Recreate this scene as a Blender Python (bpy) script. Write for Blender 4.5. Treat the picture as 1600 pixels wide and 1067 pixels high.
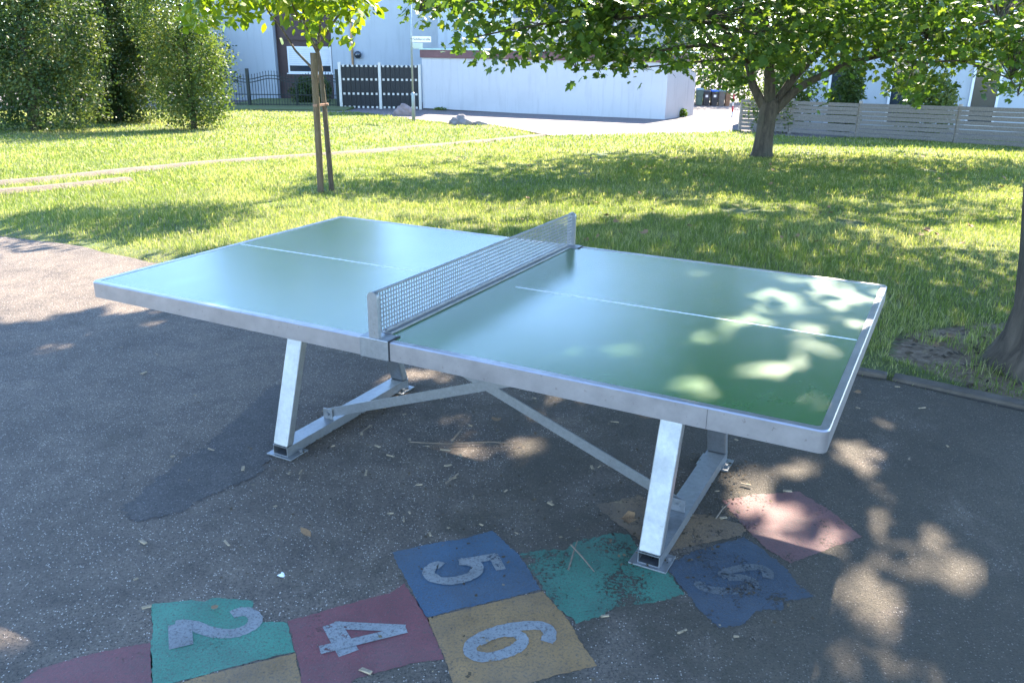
import bpy, bmesh, math, random
import numpy as np
from mathutils import Vector, Matrix

# ------------------------------------------------------------------ clear
for o in list(bpy.data.objects):
    bpy.data.objects.remove(o, do_unlink=True)
scene = bpy.context.scene
col = scene.collection
random.seed(11)
rng = np.random.default_rng(11)
R = math.radians

# ------------------------------------------------------------------ camera
F_PX, PITCH, ROLL, CAM_Z = 1297.76, R(19.661), R(0.591), 1.6434
fw = np.array([0, math.cos(PITCH), -math.sin(PITCH)])
rt = np.array([1., 0, 0])
up = np.cross(rt, fw)
cr, sr = math.cos(ROLL), math.sin(ROLL)
CX, CY = cr * rt + sr * up, -sr * rt + cr * up
cam_d = bpy.data.cameras.new('camera')
cam_d.sensor_width = 36.0
cam_d.lens = 36.0 * F_PX / 1600.0
cam_d.clip_end = 800.0
cam_d.clip_start = 0.05
cam = bpy.data.objects.new('camera', cam_d)
col.objects.link(cam)
M4 = Matrix(((CX[0], CY[0], -fw[0], 0), (CX[1], CY[1], -fw[1], 0), (CX[2], CY[2], -fw[2], CAM_Z), (0, 0, 0, 1)))
cam.matrix_world = M4
scene.camera = cam

# ------------------------------------------------------------------ light
SUN_EL, SUN_AZ = R(40.2), R(25.1)          # azimuth measured from +Y towards +X
SUN_STRENGTH, SKY_STRENGTH, EXPOSURE = 3.9, 0.15, 2.9
world = bpy.data.worlds.new('World')
scene.world = world
world.use_nodes = True
wn = world.node_tree
wn.nodes.clear()
sky = wn.nodes.new('ShaderNodeTexSky')
sky.sky_type = 'NISHITA'
sky.sun_disc = False
sky.sun_elevation = SUN_EL
sky.sun_rotation = SUN_AZ
sky.air_density = 0.75
sky.dust_density = 0.0
sky.ozone_density = 3.2
bg = wn.nodes.new('ShaderNodeBackground')
bg.inputs['Strength'].default_value = SKY_STRENGTH
wo = wn.nodes.new('ShaderNodeOutputWorld')
wn.links.new(sky.outputs[0], bg.inputs['Color'])
wn.links.new(bg.outputs[0], wo.inputs['Surface'])
sd = bpy.data.lights.new('sun', 'SUN')
sd.energy = SUN_STRENGTH
sd.angle = R(0.55)
sd.color = (1.0, 0.885, 0.745)
sun = bpy.data.objects.new('sun', sd)
col.objects.link(sun)
SUNDIR = Vector((math.sin(SUN_AZ) * math.cos(SUN_EL), math.cos(SUN_AZ) * math.cos(SUN_EL), math.sin(SUN_EL)))
sun.rotation_euler = SUNDIR.to_track_quat('Z', 'Y').to_euler()
sun.location = SUNDIR * 30
scene.view_settings.view_transform = 'Standard'
scene.view_settings.look = 'None'
scene.view_settings.gamma = 1.0
scene.view_settings.use_curve_mapping = False
scene.view_settings.exposure = EXPOSURE
SH = np.array([-math.sin(SUN_AZ), -math.cos(SUN_AZ)]) / math.tan(SUN_EL)   # shadow shift per metre of height

# ------------------------------------------------------------------ terrain and pixel helpers
def softplus(t, w):
    return w * np.log1p(np.exp(np.clip(np.asarray(t, float) / w, -40, 40)))

def ground(y):
    """height of the land: level by the table, falling away towards the street"""
    y = np.asarray(y, float)
    z = -0.040 * softplus(y - 6.5, 0.7) + 0.021 * softplus(y - 22.0, 1.5)
    return z - 0.03 * softplus(y - 34.0, 1.0) + 0.05 * softplus(y - 46.0, 1.0)

CAMP = np.array([0, 0, CAM_Z])

def ray(px, py):
    return (px - 800.0) / F_PX * CX - (py - 533.5) / F_PX * CY + fw

def at(px, py, z=None):
    """where the line of sight of a photo pixel meets the land (or a level plane)"""
    d = ray(px, py)
    if z is not None:
        return CAMP + d * ((z - CAM_Z) / d[2])
    t = np.linspace(1.0, 130.0, 26000)
    P = CAMP + t[:, None] * d
    k = np.argmax(P[:, 2] < ground(P[:, 1]))
    return P[k]

def atY(px, py, y):
    """the point of a photo pixel's line of sight at a known distance"""
    d = ray(px, py)
    return CAMP + d * (y / d[1])

def pix(P):
    q = np.asarray(P, float) - CAMP
    zc = q @ fw
    return 800 + F_PX * (q @ CX) / zc, 533.5 - F_PX * (q @ CY) / zc

def in_poly(x, y, poly):
    x = np.asarray(x); y = np.asarray(y)
    inside = np.zeros(x.shape, bool)
    n = len(poly)
    for i in range(n):
        x1, y1 = poly[i][0], poly[i][1]
        x2, y2 = poly[(i + 1) % n][0], poly[(i + 1) % n][1]
        c = ((y1 > y) != (y2 > y)) & (x < (x2 - x1) * (y - y1) / (y2 - y1 + 1e-12) + x1)
        inside ^= c
    return inside

# table pose
TC = np.array([-0.0776, 3.1529]); TROT = R(-27.901)
TX = np.array([math.cos(TROT), math.sin(TROT)]); TY = np.array([-math.sin(TROT), math.cos(TROT)])

def t2w(x, y):
    return TC + TX * x + TY * y

# ------------------------------------------------------------------ materials
def new_mat(name):
    m = bpy.data.materials.new(name)
    m.use_nodes = True
    nt = m.node_tree
    nt.nodes.clear()
    out = nt.nodes.new('ShaderNodeOutputMaterial')
    b = nt.nodes.new('ShaderNodeBsdfPrincipled')
    nt.links.new(b.outputs[0], out.inputs[0])
    return m, nt, b, out

def N(nt, t, **kw):
    n = nt.nodes.new(t)
    for k, v in kw.items():
        if k.startswith('i_'):
            key = k[2:]
            key = int(key) if key.isdigit() else key.replace('_', ' ')
            n.inputs[key].default_value = v
        else:
            setattr(n, k, v)
    return n

def ramp(nt, fac, stops, interp='LINEAR'):
    r = nt.nodes.new('ShaderNodeValToRGB')
    r.color_ramp.interpolation = interp
    els = r.color_ramp.elements
    while len(els) < len(stops):
        els.new(0.5)
    for e, (p, c) in zip(els, stops):
        e.position = p
        e.color = (c[0], c[1], c[2], 1) if len(c) == 3 else c
    nt.links.new(fac, r.inputs[0])
    return r.outputs[0]

def mix(nt, fac, a, b, mode='MIX'):
    m = nt.nodes.new('ShaderNodeMix')
    m.data_type = 'RGBA'
    m.blend_type = mode
    for sock, v in ((m.inputs[0], fac), (m.inputs[6], a), (m.inputs[7], b)):
        if hasattr(v, 'is_output'):
            nt.links.new(v, sock)
        elif isinstance(v, (int, float)):
            sock.default_value = v
        else:
            sock.default_value = (v[0], v[1], v[2], 1)
    return m.outputs[2]

def noise(nt, coord, scale, detail=4, rough=0.55, dist=0.0):
    n = N(nt, 'ShaderNodeTexNoise')
    n.inputs['Scale'].default_value = scale
    n.inputs['Detail'].default_value = detail
    n.inputs['Roughness'].default_value = rough
    n.inputs['Distortion'].default_value = dist
    nt.links.new(coord, n.inputs['Vector'])
    return n.outputs['Fac']

def bump(nt, b, height, strength, dist):
    bm_ = N(nt, 'ShaderNodeBump')
    bm_.inputs['Strength'].default_value = strength
    bm_.inputs['Distance'].default_value = dist
    nt.links.new(height, bm_.inputs['Height'])
    nt.links.new(bm_.outputs[0], b.inputs['Normal'])

def geo_pos(nt):
    return N(nt, 'ShaderNodeNewGeometry').outputs['Position']

def simple(name, c, rough=0.6, metal=0.0, var=0.12, scale=6.0, bmp=0.0, obj=True, spec=0.5, streak=None):
    """a plain painted / plastic / wood surface with mottling and fine relief"""
    m, nt, b, out = new_mat(name)
    co = N(nt, 'ShaderNodeTexCoord').outputs['Object'] if obj else geo_pos(nt)
    if streak:
        mp = N(nt, 'ShaderNodeMapping')
        mp.inputs['Scale'].default_value = streak
        nt.links.new(co, mp.inputs['Vector'])
        co = mp.outputs[0]
    f = noise(nt, co, scale, 6, 0.6)
    lo = tuple(max(0, v * (1 - var)) for v in c)
    hi = tuple(min(1, v * (1 + var)) for v in c)
    cc = ramp(nt, f, [(0.3, lo), (0.7, hi)])
    nt.links.new(cc, b.inputs['Base Color'])
    b.inputs['Roughness'].default_value = rough
    b.inputs['Metallic'].default_value = metal
    b.inputs['Specular IOR Level'].default_value = spec
    if bmp:
        bump(nt, b, noise(nt, co, scale * 6, 5, 0.6), bmp, 0.01)
    return m

def leaf_mat(name, dark, mid, light, trans, rough=0.4, tfac=0.45):
    m, nt, b, out = new_mat(name)
    a = N(nt, 'ShaderNodeAttribute', attribute_name='rnd')
    oi = N(nt, 'ShaderNodeObjectInfo')
    ad = N(nt, 'ShaderNodeMath', operation='ADD')
    nt.links.new(a.outputs['Fac'], ad.inputs[0])
    ml = N(nt, 'ShaderNodeMath', operation='MULTIPLY', i_1=0.0)
    nt.links.new(oi.outputs['Random'], ml.inputs[0])
    nt.links.new(ml.outputs[0], ad.inputs[1])
    c = ramp(nt, ad.outputs[0], [(0.0, dark), (0.5, mid), (1.0, light)])
    nt.links.new(c, b.inputs['Base Color'])
    b.inputs['Roughness'].default_value = rough
    b.inputs['Specular IOR Level'].default_value = 0.3
    t = N(nt, 'ShaderNodeBsdfTranslucent')
    tc = mix(nt, 1.0, c, trans, 'MULTIPLY')
    sc = N(nt, 'ShaderNodeVectorMath', operation='SCALE')
    sc.inputs['Scale'].default_value = 1.0
    nt.links.new(tc, sc.inputs[0])
    nt.links.new(sc.outputs[0], t.inputs['Color'])
    ms = N(nt, 'ShaderNodeMixShader')
    ms.inputs[0].default_value = tfac
    nt.links.new(b.outputs[0], ms.inputs[1])
    nt.links.new(t.outputs[0], ms.inputs[2])
    nt.links.new(ms.outputs[0], out.inputs[0])
    return m

MAT = {}
# asphalt ------------------------------------------------------------
def asphalt_mat(name, base, dark, speck, moss=True, cracks=True):
    m, nt, b, out = new_mat(name)
    p = geo_pos(nt)
    f1 = noise(nt, p, 1.7, 8, 0.68)
    f2 = noise(nt, p, 95, 5, 0.78)
    c = ramp(nt, f1, [(0.3, dark), (0.7, base)])
    c = mix(nt, 0.80, c, ramp(nt, f2, [(0.30, (0.12, 0.12, 0.12)), (0.68, (1.6, 1.58, 1.55))]), 'MULTIPLY')
    c = mix(nt, 0.75, c, ramp(nt, noise(nt, p, 7.5, 8, 0.72, 0.4), [(0.30, (0.42, 0.42, 0.42)), (0.50, (0.95, 0.95, 0.95)), (0.72, (1.30, 1.28, 1.25))]), 'MULTIPLY')
    # aggregate: pale and dark stones
    v = N(nt, 'ShaderNodeTexVoronoi', feature='F1')
    v.inputs['Scale'].default_value = 150
    nt.links.new(p, v.inputs['Vector'])
    sep = N(nt, 'ShaderNodeSeparateColor')
    nt.links.new(v.outputs['Color'], sep.inputs[0])
    near = ramp(nt, v.outputs['Distance'], [(0.30, (1, 1, 1)), (0.42, (0, 0, 0))])
    pale = ramp(nt, sep.outputs[0], [(0.72, (0, 0, 0)), (0.90, (0.9, 0.9, 0.9))])
    k = mix(nt, 1.0, near, pale, 'MULTIPLY')
    c = mix(nt, k, c, speck)
    drk = ramp(nt, sep.outputs[1], [(0.66, (0, 0, 0)), (0.72, (1, 1, 1))])
    k2 = mix(nt, 1.0, near, drk, 'MULTIPLY')
    c = mix(nt, k2, c, tuple(v_ * 0.35 for v_ in dark))
    if moss:
        # damp, mossy dirt under and around the right half of the table
        fm = noise(nt, p, 2.6, 7, 0.68, 0.6)
        sx = N(nt, 'ShaderNodeSeparateXYZ')
        nt.links.new(p, sx.inputs[0])
        mr = N(nt, 'ShaderNodeMapRange')
        mr.inputs['From Min'].default_value = -0.9
        mr.inputs['From Max'].default_value = 0.9
        mr.inputs['To Min'].default_value = -0.16
        mr.inputs['To Max'].default_value = 0.12
        nt.links.new(sx.outputs[0], mr.inputs[0])
        ad = N(nt, 'ShaderNodeMath', operation='ADD')
        nt.links.new(fm, ad.inputs[0]); nt.links.new(mr.outputs[0], ad.inputs[1])
        mk = ramp(nt, ad.outputs[0], [(0.42, (0, 0, 0)), (0.58, (0.85, 0.85, 0.85))])
        c = mix(nt, mk, c, mix(nt, 0.20, (0.042, 0.034, 0.017), c))
    if cracks:
        nz = N(nt, 'ShaderNodeTexNoise'); nz.inputs['Scale'].default_value = 3.4; nz.inputs['Detail'].default_value = 6
        nt.links.new(p, nz.inputs['Vector'])
        vm = N(nt, 'ShaderNodeVectorMath', operation='SCALE'); vm.inputs['Scale'].default_value = 0.55
        nt.links.new(nz.outputs['Color'], vm.inputs[0])
        va = N(nt, 'ShaderNodeVectorMath', operation='ADD')
        nt.links.new(p, va.inputs[0]); nt.links.new(vm.outputs[0], va.inputs[1])
        ve = N(nt, 'ShaderNodeTexVoronoi', feature='DISTANCE_TO_EDGE'); ve.inputs['Scale'].default_value = 1.1
        nt.links.new(va.outputs[0], ve.inputs['Vector'])
        ck = ramp(nt, ve.outputs['Distance'], [(0.0, (1, 1, 1)), (0.008, (0, 0, 0))])
        cm = ramp(nt, noise(nt, p, 0.9, 3), [(0.52, (0, 0, 0)), (0.66, (0.7, 0.7, 0.7))])
        ck = mix(nt, 1.0, ck, cm, 'MULTIPLY')
        c = mix(nt, ck, c, (0.012, 0.012, 0.012))
    nt.links.new(c, b.inputs['Base Color'])
    b.inputs['Roughness'].default_value = 0.82
    h = N(nt, 'ShaderNodeMath', operation='ADD')
    nt.links.new(f2, h.inputs[0])
    nt.links.new(near, h.inputs[1])
    bump(nt, b, h.outputs[0], 1.0, 0.006)
    return m

MAT['asphalt'] = asphalt_mat('asphalt', (0.185, 0.143, 0.104), (0.090, 0.070, 0.051), (0.66, 0.57, 0.47))
MAT['patch'] = asphalt_mat('asphalt_patch', (0.090, 0.079, 0.068), (0.070, 0.062, 0.055), (0.26, 0.24, 0.22), False, False)
MAT['street'] = asphalt_mat('street_asphalt', (0.23, 0.190, 0.170), (0.195, 0.162, 0.147), (0.4, 0.38, 0.36), False, False)

def soil_mat(name, a, b_, grass, trodden=False):
    m, nt, b, out = new_mat(name)
    p = geo_pos(nt)
    c = ramp(nt, noise(nt, p, 9, 7, 0.7), [(0.3, a), (0.7, b_)])
    c = mix(nt, ramp(nt, noise(nt, p, 1.2, 5, 0.6), [(0.35, (0, 0, 0)), (0.65, (1, 1, 1))]), c, grass)
    if trodden:
        a_ = N(nt, 'ShaderNodeAttribute', attribute_name='soil')
        ad = N(nt, 'ShaderNodeMath', operation='ADD')
        sb_ = N(nt, 'ShaderNodeMath', operation='MULTIPLY_ADD', i_1=1.3, i_2=-0.65)
        nt.links.new(noise(nt, p, 3.6, 8, 0.7), sb_.inputs[0])
        nt.links.new(a_.outputs['Fac'], ad.inputs[0]); nt.links.new(sb_.outputs[0], ad.inputs[1])
        mk = ramp(nt, ad.outputs[0], [(0.40, (0, 0, 0)), (0.55, (1, 1, 1))])
        so = ramp(nt, noise(nt, p, 22, 8, 0.75), [(0.3, (0.11, 0.072, 0.040)), (0.52, (0.23, 0.160, 0.098)), (0.7, (0.38, 0.29, 0.20))])
        c = mix(nt, mk, c, so)
    nt.links.new(c, b.inputs['Base Color'])
    b.inputs['Roughness'].default_value = 0.95
    bump(nt, b, noise(nt, p, 45, 6, 0.7), 0.8, 0.03)
    return m
MAT['lawn'] = soil_mat('lawn_soil', (0.085, 0.085, 0.030), (0.150, 0.150, 0.055), (0.105, 0.140, 0.035), True)
MAT['dirt'] = soil_mat('bare_dirt', (0.115, 0.088, 0.058), (0.19, 0.152, 0.108), (0.155, 0.122, 0.085))
MAT['shade_dirt'] = soil_mat('trodden_soil', (0.085, 0.072, 0.055), (0.19, 0.165, 0.135), (0.14, 0.122, 0.098))
MAT['blade'] = leaf_mat('grass_blade', (0.075, 0.130, 0.022), (0.155, 0.205, 0.045), (0.42, 0.40, 0.21), (1.5, 1.45, 0.8), 0.42, 0.52)
MAT['maple'] = leaf_mat('maple_leaf', (0.034, 0.072, 0.018), (0.068, 0.130, 0.026), (0.17, 0.215, 0.045), (2.0, 1.8, 0.55), 0.45, 0.46)
MAT['young'] = leaf_mat('young_tree_leaf', (0.065, 0.125, 0.014), (0.125, 0.195, 0.016), (0.22, 0.25, 0.02), (1.9, 1.7, 0.45), 0.4, 0.48)
MAT['bushleaf'] = leaf_mat('hedge_leaf', (0.028, 0.055, 0.018), (0.065, 0.105, 0.034), (0.17, 0.20, 0.07), (1.6, 1.5, 0.6), 0.5, 0.4)
MAT['hornbeam'] = leaf_mat('hornbeam_leaf', (0.042, 0.078, 0.020), (0.090, 0.135, 0.034), (0.21, 0.23, 0.075), (1.7, 1.6, 0.6), 0.5, 0.42)
MAT['dryleaf'] = simple('dry_leaf', (0.26, 0.15, 0.07), 0.8, var=0.4, scale=20)
MAT['chip'] = simple('wood_chip', (0.31, 0.235, 0.145), 0.85, var=0.4, scale=40)
MAT['litter'] = leaf_mat('leaf_litter', (0.035, 0.026, 0.016), (0.10, 0.072, 0.042), (0.34, 0.26, 0.16), (1, 1, 1), 0.9, 0.1)
MAT['paper'] = simple('paper_scrap', (0.72, 0.76, 0.78), 0.8, var=0.1, scale=40)
MAT['twig'] = simple('twig', (0.17, 0.13, 0.09), 0.9, var=0.3, scale=40)

def bark(name, a, b_, scale=14):
    m, nt, b, out = new_mat(name)
    co = N(nt, 'ShaderNodeTexCoord').outputs['Object']
    mp = N(nt, 'ShaderNodeMapping'); mp.inputs['Scale'].default_value = (1, 1, 0.18)
    nt.links.new(co, mp.inputs['Vector'])
    f = noise(nt, mp.outputs[0], scale, 8, 0.7, 0.8)
    c = ramp(nt, f, [(0.32, a), (0.62, b_)])
    c = mix(nt, ramp(nt, noise(nt, co, 3, 5), [(0.5, (0, 0, 0)), (0.7, (0.5, 0.5, 0.5))]), c, (0.07, 0.078, 0.045))
    nt.links.new(c, b.inputs['Base Color'])
    b.inputs['Roughness'].default_value = 0.92
    bump(nt, b, f, 1.0, 0.03)
    return m
MAT['bark'] = bark('maple_bark', (0.022, 0.017, 0.012), (0.090, 0.072, 0.052))
MAT['bark2'] = bark('young_bark', (0.05, 0.036, 0.024), (0.15, 0.112, 0.072), 30)
MAT['stake'] = bark('weathered_stake', (0.075, 0.050, 0.028), (0.17, 0.118, 0.065), 26)

# metals --------------------------------------------------------------
def galv(name, base, rough, metal=0.9, spangle=26.0, dirt=0.35):
    m, nt, b, out = new_mat(name)
    co = N(nt, 'ShaderNodeTexCoord').outputs['Object']
    c = ramp(nt, noise(nt, co, spangle, 5, 0.7), [(0.3, tuple(x * 0.84 for x in base)), (0.7, tuple(min(1, x * 1.08) for x in base))])
    f = noise(nt, co, 9, 7, 0.65)
    c = mix(nt, ramp(nt, f, [(0.45, (0, 0, 0)), (0.75, (dirt,) * 3)]), c, tuple(x * 0.55 for x in base))
    spots = ramp(nt, noise(nt, co, 70, 3, 0.6), [(0.66, (0, 0, 0)), (0.72, (0.5, 0.5, 0.5))])
    c = mix(nt, spots, c, (0.20, 0.18, 0.16))
    nt.links.new(c, b.inputs['Base Color'])
    b.inputs['Metallic'].default_value = metal
    rr = N(nt, 'ShaderNodeMapRange'); rr.inputs['To Min'].default_value = rough - 0.08; rr.inputs['To Max'].default_value = rough + 0.14
    nt.links.new(f, rr.inputs[0]); nt.links.new(rr.outputs[0], b.inputs['Roughness'])
    bump(nt, b, noise(nt, co, 18, 4), 0.06, 0.01)
    return m
MAT['galv'] = galv('galvanised_steel', (0.31, 0.32, 0.325), 0.42, 0.85, 55.0)
MAT['alu'] = galv('aluminium_profile', (0.43, 0.415, 0.42), 0.38, 0.92, 12.0, 0.18)
MAT['net'] = galv('perforated_steel', (0.26, 0.27, 0.28), 0.55, 0.85, 30.0, 0.2)
MAT['dark'] = simple('dark_hollow', (0.02, 0.02, 0.02), 0.9)
MAT['rubber'] = simple('black_gap', (0.015, 0.015, 0.015), 0.7)

def table_mat():
    m, nt, b, out = new_mat('green_table_laminate')
    co = N(nt, 'ShaderNodeTexCoord').outputs['Object']
    f = noise(nt, co, 2.2, 6, 0.6)
    c = ramp(nt, f, [(0.3, (0.034, 0.112, 0.022)), (0.7, (0.041, 0.130, 0.027))])
    mp = N(nt, 'ShaderNodeMapping'); mp.inputs['Scale'].default_value = (2, 30, 1)
    nt.links.new(co, mp.inputs['Vector'])
    sc = ramp(nt, noise(nt, mp.outputs[0], 3, 8, 0.75), [(0.66, (0, 0, 0)), (0.85, (0.25, 0.25, 0.25))])
    c = mix(nt, sc, c, (0.16, 0.22, 0.15))
    sm = ramp(nt, noise(nt, co, 1.4, 8, 0.7, 1.2), [(0.48, (0, 0, 0)), (0.72, (0.30, 0.30, 0.30))])
    c = mix(nt, sm, c, (0.13, 0.18, 0.10))
    dust = ramp(nt, noise(nt, co, 240, 2, 0.5), [(0.70, (0, 0, 0)), (0.76, (0.35, 0.35, 0.35))])
    c = mix(nt, dust, c, (0.20, 0.21, 0.16))
    nt.links.new(c, b.inputs['Base Color'])
    rr = N(nt, 'ShaderNodeMapRange'); rr.inputs['To Min'].default_value = 0.22; rr.inputs['To Max'].default_value = 0.27
    nt.links.new(noise(nt, co, 5, 6, 0.65), rr.inputs[0]); nt.links.new(rr.outputs[0], b.inputs['Roughness'])
    b.inputs['IOR'].default_value = 1.7
    bump(nt, b, noise(nt, co, 160, 3), 0.03, 0.002)
    return m
MAT['table'] = table_mat()
MAT['line'] = simple('white_line_paint', (0.78, 0.79, 0.77), 0.5, var=0.06, scale=20)

# hopscotch paint -----------------------------------------------------
def paint(name, c, wear=0.64):
    m, nt, b, out = new_mat(name)
    p = geo_pos(nt)
    f = noise(nt, p, 5, 6, 0.65)
    cc = ramp(nt, f, [(0.3, tuple(x * 0.68 for x in c)), (0.7, tuple(min(1, x * 1.15) for x in c))])
    cc = mix(nt, ramp(nt, noise(nt, p, 120, 5, 0.75), [(0.50, (0, 0, 0)), (0.66, (0.85, 0.85, 0.85))]), cc, (0.060, 0.053, 0.046))
    cc = mix(nt, ramp(nt, noise(nt, p, 210, 3, 0.7), [(0.64, (0, 0, 0)), (0.72, (0.5, 0.5, 0.5))]), cc, (0.33, 0.31, 0.28))
    cc = mix(nt, ramp(nt, noise(nt, p, 2.1, 5, 0.6), [(0.45, (0, 0, 0)), (0.75, (0.5, 0.5, 0.5))]), cc, (0.09, 0.085, 0.075))
    nt.links.new(cc, b.inputs['Base Color'])
    b.inputs['Roughness'].default_value = 0.7
    bump(nt, b, noise(nt, p, 95, 5, 0.78), 0.8, 0.004)
    # flaked-off chips let the asphalt show
    fl = N(nt, 'ShaderNodeMath', operation='GREATER_THAN')
    fl.inputs[1].default_value = wear
    fa = N(nt, 'ShaderNodeMath', operation='MULTIPLY_ADD', i_1=0.5, i_2=0.0)
    nt.links.new(noise(nt, p, 85, 6, 0.78), fa.inputs[0])
    fb = N(nt, 'ShaderNodeMath', operation='MULTIPLY_ADD', i_1=0.5)
    nt.links.new(noise(nt, p, 6.5, 6, 0.68), fb.inputs[0]); nt.links.new(fa.outputs[0], fb.inputs[2])
    nt.links.new(fb.outputs[0], fl.inputs[0])
    tr = N(nt, 'ShaderNodeBsdfTransparent')
    ms = N(nt, 'ShaderNodeMixShader')
    nt.links.new(fl.outputs[0], ms.inputs[0]); nt.links.new(b.outputs[0], ms.inputs[1]); nt.links.new(tr.outputs[0], ms.inputs[2])
    nt.links.new(ms.outputs[0], out.inputs[0])
    return m
MAT['p_red'] = paint('red_ground_paint', (0.185, 0.052, 0.052), 0.605)
MAT['p_red2'] = paint('faded_red_ground_paint', (0.19, 0.075, 0.066), 0.575)
MAT['p_teal'] = paint('teal_ground_paint', (0.050, 0.22, 0.135), 0.61)
MAT['p_teal2'] = paint('worn_teal_ground_paint', (0.045, 0.18, 0.115), 0.535)
MAT['p_orange'] = paint('orange_ground_paint', (0.29, 0.165, 0.060), 0.61)
MAT['p_orange2'] = paint('worn_orange_ground_paint', (0.22, 0.135, 0.065), 0.545)
MAT['p_blue'] = paint('blue_ground_paint', (0.044, 0.092, 0.140), 0.61)
MAT['p_blue2'] = paint('worn_blue_ground_paint', (0.038, 0.062, 0.088), 0.56)
MAT['p_white'] = paint('white_ground_paint', (0.25, 0.255, 0.24), 0.585)
MAT['p_white2'] = paint('worn_white_ground_paint', (0.115, 0.125, 0.125), 0.53)

# buildings -----------------------------------------------------------
def plaster(name, c, stain=0.25):
    m, nt, b, out = new_mat(name)
    co = N(nt, 'ShaderNodeTexCoord').outputs['Object']
    mp = N(nt, 'ShaderNodeMapping'); mp.inputs['Scale'].default_value = (3.5, 3.5, 0.35)
    nt.links.new(co, mp.inputs['Vector'])
    f = noise(nt, mp.outputs[0], 1.6, 7, 0.65)
    cc = ramp(nt, f, [(0.28, tuple(x * (1 - 1.6 * stain) for x in c)), (0.48, c)])
    cc = mix(nt, ramp(nt, noise(nt, co, 0.7, 6, 0.65), [(0.45, (0, 0, 0)), (0.8, (0.7, 0.7, 0.7))]), cc, tuple(x * (1 - 1.5 * stain) for x in c))
    nt.links.new(cc, b.inputs['Base Color'])
    b.inputs['Roughness'].default_value = 0.9
    bump(nt, b, noise(nt, co, 60, 4), 0.3, 0.01)
    return m
MAT['plaster'] = plaster('white_plaster', (0.42, 0.455, 0.465), 0.08)
MAT['plaster2'] = plaster('stained_plaster', (0.58, 0.565, 0.55), 0.10)
MAT['brown'] = simple('brown_cladding', (0.060, 0.032, 0.028), 0.6, var=0.2, streak=(6, 6, 0.5))
MAT['fascia'] = simple('maroon_fascia', (0.17, 0.075, 0.07), 0.6, var=0.15, scale=3)
MAT['coping'] = simple('green_metal_coping', (0.42, 0.58, 0.50), 0.45, 0.2, var=0.1)
MAT['gate'] = simple('anthracite_boards', (0.012, 0.013, 0.014), 0.55, var=0.2, streak=(8, 8, 0.6))
MAT['gatepost'] = simple('cream_post', (0.66, 0.62, 0.53), 0.55, var=0.06)
MAT['iron'] = simple('black_iron', (0.02, 0.028, 0.026), 0.5, 0.3, var=0.2)
MAT['greypole'] = simple('grey_steel_pole', (0.30, 0.35, 0.36), 0.45, 0.5, var=0.1, scale=12)
MAT['signwhite'] = simple('sign_face', (0.78, 0.76, 0.70), 0.4, var=0.03)
MAT['signback'] = simple('sign_back', (0.50, 0.56, 0.46), 0.5, var=0.06)
MAT['signink'] = simple('sign_lettering', (0.03, 0.03, 0.03), 0.5, var=0.05)
MAT['rock'] = simple('boulder_stone', (0.20, 0.175, 0.16), 0.9, var=0.5, scale=3.5, bmp=0.8)
MAT['rock2'] = simple('pink_boulder_stone', (0.30, 0.225, 0.20), 0.9, var=0.25, scale=3.5, bmp=0.8)
MAT['fence'] = simple('weathered_grey_wood', (0.19, 0.168, 0.15), 0.85, var=0.25, scale=5, bmp=0.4, streak=(0.6, 8, 8))
MAT['fencepost'] = simple('fence_post_wood', (0.36, 0.31, 0.26), 0.85, var=0.2)
MAT['glass'] = simple('window_glass', (0.03, 0.04, 0.05), 0.08, 0.0, var=0.1, spec=0.8)
MAT['frame'] = simple('white_window_frame', (0.72, 0.72, 0.70), 0.4, var=0.04)
MAT['shutter'] = simple('roller_shutter', (0.66, 0.68, 0.68), 0.5, var=0.05)
MAT['ochre'] = simple('ochre_balcony', (0.50, 0.30, 0.16), 0.8, var=0.12)
MAT['cream'] = simple('cream_panel', (0.74, 0.66, 0.56), 0.8, var=0.06)
MAT['roof'] = simple('roof_tile', (0.16, 0.08, 0.06), 0.8, var=0.25)
MAT['bin_black'] = simple('black_bin_plastic', (0.035, 0.037, 0.042), 0.5, var=0.15)
MAT['bin_grey'] = simple('grey_bin_plastic', (0.12, 0.115, 0.105), 0.55, var=0.15)
MAT['bin_brown'] = simple('brown_bin_plastic', (0.20, 0.115, 0.065), 0.55, var=0.15)
MAT['bin_green'] = simple('green_bin_plastic', (0.07, 0.12, 0.10), 0.55, var=0.15)
MAT['lid_blue'] = simple('blue_bin_lid', (0.03, 0.13, 0.55), 0.45, var=0.08)
MAT['lid_teal'] = simple('grey_green_bin_lid', (0.16, 0.24, 0.25), 0.5, var=0.1)
MAT['sticker'] = simple('white_sticker', (0.75, 0.75, 0.75), 0.5, var=0.03)
MAT['red'] = simple('red_band', (0.55, 0.04, 0.05), 0.5, var=0.08)
MAT['white'] = simple('white_band', (0.78, 0.78, 0.78), 0.5, var=0.05)
MAT['kerb'] = simple('kerb_concrete', (0.085, 0.070, 0.052), 0.9, var=0.35, scale=9, bmp=0.6)
MAT['tie'] = simple('coconut_tie', (0.30, 0.17, 0.11), 0.9, var=0.2, scale=50)
MAT['weed'] = leaf_mat('weed_leaf', (0.05, 0.10, 0.015), (0.10, 0.16, 0.02), (0.18, 0.22, 0.03), (1.6, 1.6, 0.6), 0.5, 0.45)

# ------------------------------------------------------------------ object helpers
def link(name, me, mat, parent=None):
    o = bpy.data.objects.new(name, me)
    col.objects.link(o)
    if mat is not None and len(me.materials) == 0:
        me.materials.append(MAT[mat] if isinstance(mat, str) else mat)
    if parent is not None:
        o.parent = parent
    return o

def tag(o, label=None, cat=None, group=None, kind=None):
    if label: o['label'] = label
    if cat: o['category'] = cat
    if group: o['group'] = group
    if kind: o['kind'] = kind
    return o

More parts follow.
